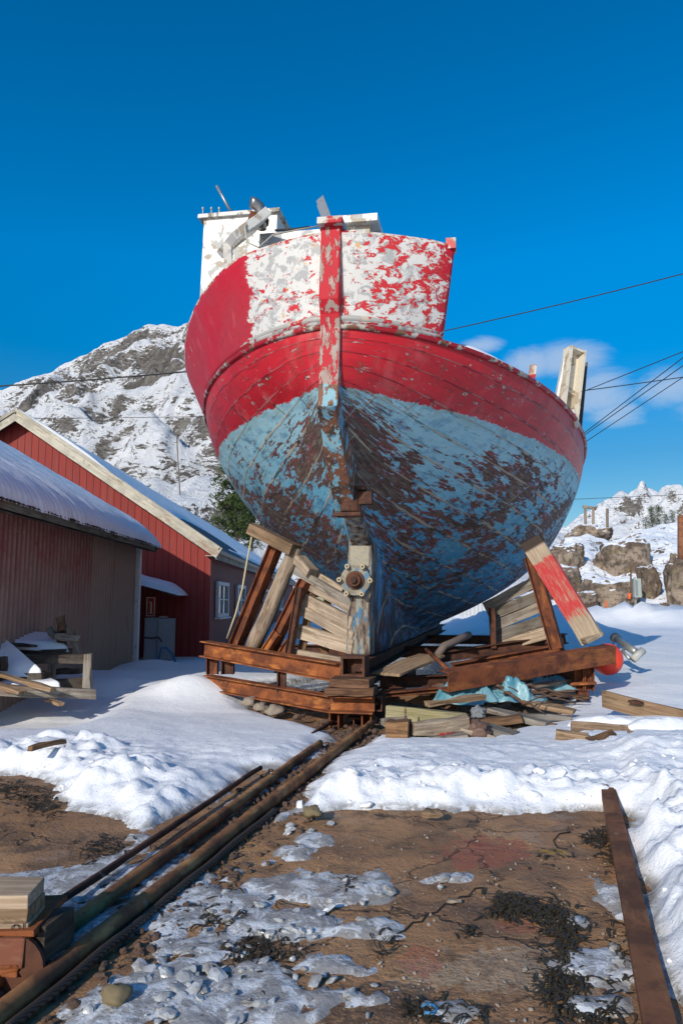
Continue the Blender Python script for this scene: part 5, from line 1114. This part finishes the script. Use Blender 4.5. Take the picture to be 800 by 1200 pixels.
def boulder(px0, px1, py0, py1, Y, lab, seed, depth=1.0, lean=0):
    mx_, my_ = (px1 - px0) * .07, (py1 - py0) * .06; Y = Y * .96; a, b = at(px0 - mx_, py0 - my_, Y), at(px1 + mx_, py1 + my_, Y); c = (a + b) / 2; rx, rz = (b.x - a.x) / 2, (a.z - b.z) / 2
    bm = bmesh.new(); bmesh.ops.create_icosphere(bm, subdivisions=5, radius=1)
    for v in bm.verts:
        d = v.co.copy(); k = max(abs(d.x), abs(d.y), abs(d.z)); d = d * (1 + .30 * (1 / max(k, .6) - 1)) * .94
        s_ = Vector((seed * 3.1, seed, 0)); n = mnoise.hetero_terrain(d * 1.1 + s_, .8, 2.2, 4, .6) - .9; n2 = mnoise.ridged_multi_fractal(d * 1.6 + s_, .9, 2.1, 4, 1.0, 2.0) - 1.0
        d *= 1 + .20 * n + .09 * n2; v.co = Vector((d.x * rx + lean * d.z * rx, d.y * rx * depth, d.z * rz))
    finish('boulder', bm, ROCKM, None, Matrix.Translation(c + Vector((0, rx * depth * .6, 0))), True, label=lab, cat='boulder', group='boulders of the snowy knoll on the right')
boulder(711, 768, 634, 684, 32.5, 'largest rounded brown boulder high on the snowy knoll', 1, .9, .1)
boulder(699, 722, 643, 672, 33, 'slanting grey slab leaning on the left of the largest boulder', 2, 1, .5)
boulder(690, 752, 678, 722, 28, 'broad low boulder at the foot of the knoll left of the utility box', 3, .8, 0)
boulder(750, 775, 664, 712, 29, 'steep grey boulder just right of the utility box', 4, .8, -.3)
boulder(783, 815, 655, 722, 28, 'tall grey boulder with graffiti at the right picture edge', 5, .9, -.15)
boulder(650, 687, 636, 676, 33, 'brown boulder beside the hull, left end of the knoll', 6, 1, 0)
boulder(668, 712, 616, 645, 40, 'long low ridge of rock on the skyline left of the lone pole', 7, .7, .4)
boulder(642, 682, 662, 700, 30, 'rounded brown boulder peeping out behind the red prop', 8, .9, 0)
boulder(676, 700, 694, 718, 27, 'small brown boulder in front of the knoll above the shaded snowbank', 9, .9, 0)
boulder(768, 792, 636, 655, 35, 'thin dark rock ledge right of the largest boulder', 10, .8, .3)
boulder(774, 785, 706, 718, 26.5, 'tiny grey rock in the snow below the right hand boulder', 11, .9, 0)
# graffiti: a few painted strokes lying on the rock
# utility box, posts, marker sticks
ub = thing('utility_box', 'grey green electrical box on a post among the rocks', 'utility box', at(745, 708, 25.2)); bm = bmesh.new(); a, b = at(741, 678, 25.2), at(750, 700, 25.2); boxbm(bm, b.x - a.x, .2, a.z - b.z, ((a.x + b.x) / 2, 25.2, (a.z + b.z) / 2)); bev(bm, .02, 2); finish('cabinet_box', bm, mat_plain('grey_green_paint', (.36, .40, .36), .5), ub)
tube('post', [at(744, 716, 25.36), at(744, 680, 25.36)], .05, GALV, ub); bm = bmesh.new(); boxbm(bm, (b.x - a.x) * .3, .03, (a.z - b.z) * .8, (a.x + (b.x - a.x) * .3, 25.09, (a.z + b.z) / 2)); finish('box_door', bm, mat_plain('grey_door', (.22, .24, .25), .5), ub)
OR = mat_plain('orange_paint', (.75, .14, .03), .5)
for x, y0, y1, Y, m, r, lab in ((738, 715, 664, 25.0, W_BROWN, .03, 'tall brown stake standing left of the utility box'), (709, 714, 704, 24.6, OR, .035, 'short orange marker stick in the shaded snowbank'), (736.5, 702, 695, 24.95, OR, .06, 'orange tag on the tall stake by the utility box')):
    tube('marker_stake', [at(x, y0, Y), at(x + .8, y1, Y)], r, m, label=lab, cat='stake')
tube('rusty_post', [at(798, 655, 24), at(798, 604, 24)], .13, mat_rust('post_rust', (.24, .11, .06), (.14, .06, .04)), n=12, label='rusty brown post cut off by the right picture edge', cat='post')
# graffiti strokes on the edge boulder
GY_ = 25.9; bm = bmesh.new()
for pts in (((793, 700), (797, 699), (799, 702), (795, 704)), ((793, 706), (797, 707), (799, 703)), ((795, 700), (794, 706))): tube_bm(bm, [at(x, y, GY_) for x, y in pts], .025, 6)
# utility poles
def pole_thing(lab, parts, Y):
    t_ = thing('utility_pole', lab, 'utility pole', at(parts[0][0], parts[0][1], Y)); 
    for x0, y0, x1, y1, r, nm in parts: tube(nm, [at(x0, y0, Y), at(x1, y1, Y)], r, W_POLE, t_, 8)
bm.free()
pole_thing('wooden H-frame power pole on the knoll beside the hull', ((686, 632, 685, 595, .11, 'post'), (694.5, 632, 694.5, 595, .11, 'post'), (682.5, 593.5, 698, 596, .12, 'crossarm')), 58)
pole_thing('single bare wooden pole on the knoll right of the H-frame', ((711, 642, 711, 596, .11, 'post'),), 55)
pole_thing('thin dark pole standing far up the snowy slope behind the house', ((211, 580, 207, 508, .09, 'post'), (204, 519, 209, 518, .07, 'crossarm')), 110)
# overhead wires
def wire(pts, Y, r, lab, sag=.0):
    P = [at(x, y, Yv) for (x, y), Yv in zip(pts, Y)]; out = []
    for i in range(49):
        k = i / 48; k = k * 2.4 if pts[0][0] > 0 else k * 2.2 - 1.2; p = P[0].lerp(P[-1], k); p.z -= 4 * sag * k * (1 - k) if 0 < k < 1 else 0; out.append(p)
    tube('overhead_wire', out, r, BLACK, n=6, label=lab, cat='wire', group='overhead wires')
wire([(420, 409), (860, 305)], (24, 22), .017, 'black wire rising to the right above the hull and the clouds', .1)
wire([(-60, 456), (420, 414)], (24, 24), .026, 'thick black wire crossing the snowy mountain on the left', .12)
wire([(-40, 491), (420, 484)], (60, 60), .024, 'thin wire low across the mountain above the house roof', .1)
wire([(600, 468), (840, 436)], (40, 40), .026, 'thin wire nearly level across the clouds right of the hull', .05)
wire([(670, 464), (860, 388)], (40, 30), .022, 'thin wire crossing the level one right of the trough')
wire([(640, 541), (860, 373)], (30, 22), .017, 'upper one of the two close steep wires right of the hull')
wire([(640, 541), (860, 386)], (30, 22), .017, 'lower one of the two close steep wires right of the hull')
wire([(640, 548), (860, 402)], (30, 22), .015, 'lowest steep wire right of the hull')
wire([(650, 586), (860, 577)], (60, 60), .02, 'faint wire from the H-frame pole towards the right edge')

# ------------------------------------------------------------------ trees
def mat_leaf(name, a, b):
    t = NT(name); r = t.attr('tint'); return t.fin(t.mix(r, a, b), .7, .2)
LEAF = mat_leaf('pine_needles', (.018, .034, .012), (.075, .11, .028))
TRUNK = mat_wood('tree_bark', (.15, .11, .085), (.07, .05, .04), knots=False)
def tree(px, pyb, pyt, Y, wpx, lab, seed, conic=.6, n=2600, grp='trees'):
    rnd = np.random.default_rng(seed); b, tp = at(px, pyb, Y), at(px, pyt, Y); Hh = tp.z - b.z; rw = wpx * Y / 850 / 2
    t_ = thing('pine_tree', lab, 'tree', (b.x, Y, b.z), group=grp)
    bm = bmesh.new(); tube_bm(bm, [Vector((b.x + .06 * math.sin(k), Y, b.z + Hh * k / 8)) for k in range(9)], [.05 * Hh * (.32 - .035 * k) + .01 for k in range(9)], 8)
    limbs = []
    for i in range(34):
        k = .18 + .8 * (i / 34) ** .9; ang = i * 2.4 + rnd.uniform(-.4, .4); ln = rw * (1.15 - conic * k) * rnd.uniform(.55, 1.1) * min(1, .5 + k * 1.6)
        p = Vector((b.x, Y, b.z + Hh * k)); e = p + Vector((math.cos(ang) * ln, math.sin(ang) * ln, ln * rnd.uniform(-.05, .45))); limbs.append((p, e)); tube_bm(bm, [p, p.lerp(e, .5) + Vector((0, 0, -.04 * ln)), e], [.012 * Hh * (1.1 - k), .007 * Hh * (1.1 - k), .004], 5)
    finish('trunk', bm, TRUNK, t_, None, True)
    cl = []
    for p, e in limbs:
        for q in range(7):
            k = rnd.uniform(.3, 1.08); c_ = np.array(p.lerp(e, k)) + rnd.normal(size=3) * .07 * Hh * np.array([1, 1, .6]) * .6; cl.append((c_, rnd.uniform(.035, .075) * Hh))
    V, Fc, tint = [], [], []
    per = max(6, n // len(cl))
    for c_, r in cl:
        tn = rnd.uniform(0, 1)
        d = rnd.normal(size=(per, 3)); d /= np.linalg.norm(d, axis=1)[:, None]; pos = c_ + d * r * rnd.uniform(.2, 1, (per, 1)) * np.array([1, 1, .7])
        ax = d + rnd.normal(size=(per, 3)) * .6; ax[:, 2] += .35; ax /= np.linalg.norm(ax, axis=1)[:, None]; sd = np.cross(ax, rnd.normal(size=(per, 3))); sd /= np.linalg.norm(sd, axis=1)[:, None]
        ln = r * rnd.uniform(.35, .7, (per, 1)); wd = ln * .22
        i0 = len(V); V.extend(np.concatenate([pos - sd * wd, pos + sd * wd, pos + ax * ln], 0).tolist()); Fc.extend([(i0 + k, i0 + per + k, i0 + 2 * per + k) for k in range(per)]); tt_ = np.clip(tn * .7 + rnd.uniform(0, .3, per), 0, 1); tint.extend(np.tile(tt_, 3).tolist())
    me = bpy.data.meshes.new('crown'); me.from_pydata(V, [], Fc); a_ = me.attributes.new('tint', 'FLOAT', 'POINT'); a_.data.foreach_set('value', np.array(tint, np.float32)); me.materials.append(LEAF)
    o = bpy.data.objects.new('crown', me); COL.objects.link(o); place(o, Matrix.Identity(4), t_)
tree(276, 650, 540, 52, 56, 'dark green pine rising behind the red house roof beside the hull', 3, .35, 9000)
tree(294, 655, 585, 50, 36, 'shorter pine close against the hull behind the house', 5, .3, 5000)
G2 = 'trees on the snowy knoll'
tree(757, 628, 606, 48, 14, 'small bushy pine, leftmost on the knoll skyline', 11, .7, 2000, G2)
tree(764, 626, 593, 49, 12, 'slim pine with a pale trunk on the knoll skyline', 12, .8, 2000, G2)
tree(772, 624, 592, 48, 16, 'tallest bushy pine in the middle of the knoll skyline', 13, .75, 2600, G2)
tree(780, 622, 602, 50, 13, 'low pine between the tallest and the last on the knoll skyline', 14, .7, 2000, G2)
tree(788, 620, 598, 49, 14, 'rightmost pine on the knoll skyline', 15, .75, 2200, G2)

# ------------------------------------------------------------------ loose stuff
def scatter(name, items, mat, lab_kind='stuff', smooth=False, seed=0, cap=None):
    rnd = random.Random(seed); bm = bmesh.new()
    for p, r, fl in items:
        res = bmesh.ops.create_icosphere(bm, subdivisions=1 if r < .012 else 2, radius=1); s0 = Vector((rnd.uniform(0, 99), rnd.uniform(0, 99), rnd.uniform(0, 99))); rm = Matrix.Rotation(rnd.uniform(0, 6.28), 3, 'Z') @ Matrix.Rotation(rnd.uniform(-.6, .6), 3, 'X')
        sx_, sy_, sz2 = rnd.uniform(.6, 1.3), rnd.uniform(.6, 1.3), fl * rnd.uniform(.6, 1.2)
        for v in res['verts']:
            c_ = mnoise.cell_vector(v.co * 1.3 + s0); q_ = v.co * (1 + .45 * mnoise.noise(v.co * 1.4 + s0)) + (c_ - Vector((.5, .5, .5))) * .22
            v.co = rm @ Vector((q_.x * sx_ * r, q_.y * sy_ * r, q_.z * sz2 * r)) + p
    return finish(name, bm, mat, None, None, smooth, kind=lab_kind)
rs = random.Random(11)
def inpoly(px, py, poly):
    c_ = False; n = len(poly)
    for i in range(n):
        (ax, ay), (bx2, by2) = poly[i], poly[(i + 1) % n]
        if (ay > py) != (by2 > py) and px < (bx2 - ax) * (py - ay) / (by2 - ay) + ax: c_ = not c_
    return c_
# rubble and gravel along the rails and under the cradle
items = []
a0, b0_ = gnd(-20, 1250), gnd(425, 852)
for i in range(1500):
    t_ = rs.random() ** 1.3; p = a0.lerp(b0_, 1 - t_) + Vector((rs.gauss(0, .13), rs.gauss(0, .1), 0)); r = rs.choice((.004, .006, .009, .013, .02)) * (1 + .6 * (p.y / 6)); p.z = float(base_h(np.array([[p.x]]), np.array([[p.y]]))[0, 0]) + .004; items.append((p, r * .8, .7))
for i in range(420):
    px, py = rs.uniform(270, 670), rs.uniform(806, 862)
    if inpoly(px, py, UNDER_PX): p = gnd(px, py, .03); items.append((p, rs.choice((.012, .02, .03, .05)), .6))
scatter('gravel', items, mat_plain('rusty_gravel', (.13, .08, .055), .9, .7, 30, dirt=(.3, .22, .16)), seed=3)
items = []
for i in range(520):
    px, py = rs.uniform(310, 740), rs.uniform(960, 1200); p = gnd(px, py, .004); items.append((p, rs.choice((.002, .0025, .003, .004, .006, .008)), .6))
scatter('grit', items, mat_plain('pale_grit', (.36, .3, .24), .9, .7, 30), seed=5)
# broken ice at the bottom left
ICE = NT('dirty_ice'); c = ICE.coord(); n = ICE.noise(c, 12, 5, .65); ICE.bump(n, .4, .01); ICE.set(ICE.p.inputs['Transmission Weight'], .2)
ICEM = ICE.fin(ICE.mix(ICE.step(n, .35, .7), (.58, .60, .61), (.28, .26, .23)), .28, .5)
items = []
for i in range(170):
    px, py = rs.gauss(225, 75), rs.gauss(1150, 34)
    if py > 1080 + max(0, (px - 240)) * .1 and 60 < px < 440 and py - 1200 > -.81 * (px - 20) + 40: p = gnd(px, py, .012); items.append((p, rs.choice((.006, .009, .013, .020, .034)) * (.9 if py > 1110 else .6), .42))
for (cx_, cy_, n_, s_) in ((400, 1050, 26, 26), (450, 1040, 10, 10), (345, 1095, 24, 20), (705, 1135, 24, 20), (520, 1030, 10, 12), (345, 975, 14, 16), (260, 1065, 26, 26)):
    for i in range(n_ // 2): px, py = rs.gauss(cx_, s_), rs.gauss(cy_, s_ * .5); items.append((gnd(px, py, .01), rs.choice((.008, .014, .02, .026)), .55))
scatter('ice_chunks', items, ICEM, seed=7)
# snow clods on the ploughed banks
items = []
for i in range(130):
    u = rs.random()
    if u < .4: px, py = rs.uniform(335, 700), rs.gauss(930, 12)
    elif u < .75: px, py = rs.uniform(0, 330), rs.gauss(930, 26) - .12 * 0
    else: px, py = rs.uniform(690, 800), rs.uniform(880, 1190)
    if u >= .75 and px < 704 + (py - 890) * .24: continue
    p = gnd(px, py, .05); X1 = np.array([[p.x]]); Y1 = np.array([[p.y]]); th_ = float(snow_field(X1, Y1)[0, 0])
    if th_ > .02: p.z = float(base_h(X1, Y1)[0, 0]) + th_; items.append((p, rs.choice((.008, .012, .016, .022, .034)), .7))
scatter('snow_clods', items, SNOW_P, smooth=True, seed=9)
# seaweed
def seaweed():
    bm = bmesh.new(); rw = random.Random(21)
    zones = [(612, 1068, 34, 11, 330), (600, 1060, 22, 7, 120), (660, 1085, 22, 16, 170), (668, 1125, 16, 24, 170), (655, 1160, 24, 22, 200), (695, 1190, 26, 12, 120), (700, 984, 15, 8, 130), (716, 1005, 7, 16, 70), (500, 1188, 20, 8, 110), (15, 928, 30, 10, 160), (50, 945, 26, 14, 120), (120, 995, 26, 12, 110), (405, 1038, 10, 8, 40), (548, 1095, 14, 8, 14), (300, 1120, 40, 20, 160), (250, 1075, 50, 24, 110), (725, 1130, 10, 40, 90), (640, 1005, 30, 10, 14), (120, 1035, 24, 6, 40), (555, 1190, 12, 8, 30), (455, 1110, 14, 12, 24)]
    for px, py, sx_, sy_, n in zones:
        for i in range(int(n * .8)):
            p = gnd(rw.gauss(px, sx_ * .6), rw.gauss(py, sy_ * .6), 0); sc_ = .6 + .4 * p.y / 3.5; a = rw.uniform(0, 6.28); L = rw.uniform(.03, .09) * sc_; w = rw.uniform(.0025, .008) * sc_; hgt = rw.uniform(.0, .014); prev = None; cv = rw.uniform(-2.6, 2.6)
            q = p.copy(); seg_n = 6
            for k in range(seg_n + 1):
                d = Vector((math.cos(a), math.sin(a), 0)); s_ = Vector((-d.y, d.x, rw.uniform(-.45, .45))); z = hgt * math.sin(math.pi * k / seg_n) + .006; ww = w * (1 - .5 * k / seg_n); q2_ = Vector((q.x, q.y, z + p.z))
                cur = (bm.verts.new(q2_ + s_ * ww), bm.verts.new(q2_ - s_ * ww))
                if prev: bm.faces.new((prev[0], prev[1], cur[1], cur[0]))
                prev = cur; q += d * L / seg_n; a += cv / seg_n + rw.uniform(-.3, .3)
    finish('seaweed', bm, mat_plain('dark_seaweed', (.050, .038, .020), .5, .5, 20, dirt=(.07, .05, .025)), None, None, True, kind='stuff')
seaweed()
DK = mat_plain('black_line', (.025, .02, .016), .6)
tube('old_line', [gnd(x, y, .006) for x, y in ((566, 1040), (556, 1041), (549, 1050), (538, 1051), (531, 1060), (521, 1059), (511, 1069), (500, 1071), (494, 1080), (483, 1081), (474, 1090), (462, 1096), (455, 1106))], .0028, DK, label='thin dark line snaking across the bare slab', cat='line')
tube('old_line', [gnd(x, y, .006) for x, y in ((668, 975), (655, 977), (648, 985), (652, 993), (664, 995))], .0032, DK, label='small dark loop of line near the far edge of the slab', cat='line')
tube('blue_line', [gnd(x, y, .012) for x, y in ((495, 1181), (500, 1177), (508, 1179), (512, 1184), (506, 1188), (497, 1187))], .006, mat_plain('blue_cord', (.05, .22, .42), .6), label='scrap of blue cord in the seaweed at the bottom edge', cat='cord')

# ------------------------------------------------------------------ light
AZ, EL = R(28), R(23)
sl = bpy.data.lights.new('sun', 'SUN'); sl.energy = 3.5; sl.angle = R(.5); sl.color = (1, .93, .82)
so = bpy.data.objects.new('sun', sl); COL.objects.link(so)
so.rotation_euler = Vector((math.sin(AZ) * math.cos(EL), math.cos(AZ) * math.cos(EL), -math.sin(EL))).to_track_quat('-Z', 'Y').to_euler()
w = bpy.data.worlds.new('World'); sc.world = w; w.use_nodes = True; nt = w.node_tree; bg = nt.nodes['Background']
sky = nt.nodes.new('ShaderNodeTexSky'); sky.sky_type = 'NISHITA'; sky.sun_disc = False; sky.sun_elevation = EL; sky.sun_rotation = R(208); sky.altitude = 0; sky.air_density = 1.0; sky.dust_density = .6; sky.ozone_density = 3.0
hs = nt.nodes.new('ShaderNodeHueSaturation'); hs.inputs['Saturation'].default_value = 1.5; hs.inputs['Hue'].default_value = .499; hs.inputs['Value'].default_value = 1.16
nt.links.new(sky.outputs[0], hs.inputs['Color'])
# a bank of thin cloud low in the sky to the right
tc = nt.nodes.new('ShaderNodeTexCoord'); 
def wn(t, ins, **kw):
    o = nt.nodes.new(t)
    for k, v in kw.items(): setattr(o, k, v)
    for k, v in ins.items():
        if isinstance(v, bpy.types.NodeSocket): nt.links.new(v, o.inputs[k])
        else: o.inputs[k].default_value = v
    return o
mp = wn('ShaderNodeMapping', {'Vector': tc.outputs['Generated'], 'Scale': (1, 1, 1.9)})
nz = wn('ShaderNodeTexNoise', {'Vector': mp.outputs[0], 'Scale': 10.0, 'Detail': 10, 'Roughness': .68, 'Distortion': .9})
def blobw(px, py, rx, ry):
    d = ray(px, py).normalized(); s = wn('ShaderNodeVectorMath', {0: tc.outputs['Generated'], 1: tuple(d)}, operation='SUBTRACT')
    sc2 = wn('ShaderNodeVectorMath', {0: s.outputs[0], 1: (850 / rx, 850 / rx, 850 / ry)}, operation='MULTIPLY'); ln = wn('ShaderNodeVectorMath', {0: sc2.outputs[0]}, operation='LENGTH')
    return wn('ShaderNodeMapRange', {'Value': ln.outputs['Value'], 'From Min': 1.0, 'From Max': .0}, interpolation_type='SMOOTHSTEP').outputs[0]
m = None
for a in ((665, 420, 90, 38), (700, 462, 80, 55), (620, 425, 70, 34), (785, 455, 80, 44), (565, 405, 50, 20), (850, 470, 110, 55), (720, 485, 70, 28)):
    b = blobw(*a); m = b if m is None else wn('ShaderNodeMath', {0: m, 1: b}, operation='MAXIMUM').outputs[0]
cl_ = wn('ShaderNodeMath', {0: nz.outputs[0], 1: m}, operation='ADD'); mr = wn('ShaderNodeMapRange', {'Value': cl_.outputs[0], 'From Min': .86, 'From Max': 1.50, 'To Max': .5}, interpolation_type='SMOOTHSTEP')
sz = wn('ShaderNodeSeparateXYZ', {0: tc.outputs['Generated']})
rp_ = wn('ShaderNodeValToRGB', {0: sz.outputs[2]}); e_ = rp_.color_ramp.elements
while len(e_) < 5: e_.new(.5)
for q_, (a_, v_) in zip(e_, ((0, .50), (.19, .56), (.43, .97), (.64, .86), (1, .8))): q_.position = a_; q_.color = (v_, v_, v_, 1)
dim = wn('ShaderNodeMix', {0: 1.0, 6: hs.outputs[0], 7: rp_.outputs[0]}, data_type='RGBA', blend_type='MULTIPLY')
cm = wn('ShaderNodeMix', {0: mr.outputs[0], 6: dim.outputs[2], 7: (4.2, 4.6, 5.2, 1)}, data_type='RGBA')
nt.links.new(cm.outputs[2], bg.inputs[0]); bg.inputs[1].default_value = .14
sc.view_settings.view_transform = 'Standard'; sc.view_settings.look = 'None'; sc.view_settings.exposure = .14; sc.view_settings.gamma = 1
sc.cycles.max_bounces = 6
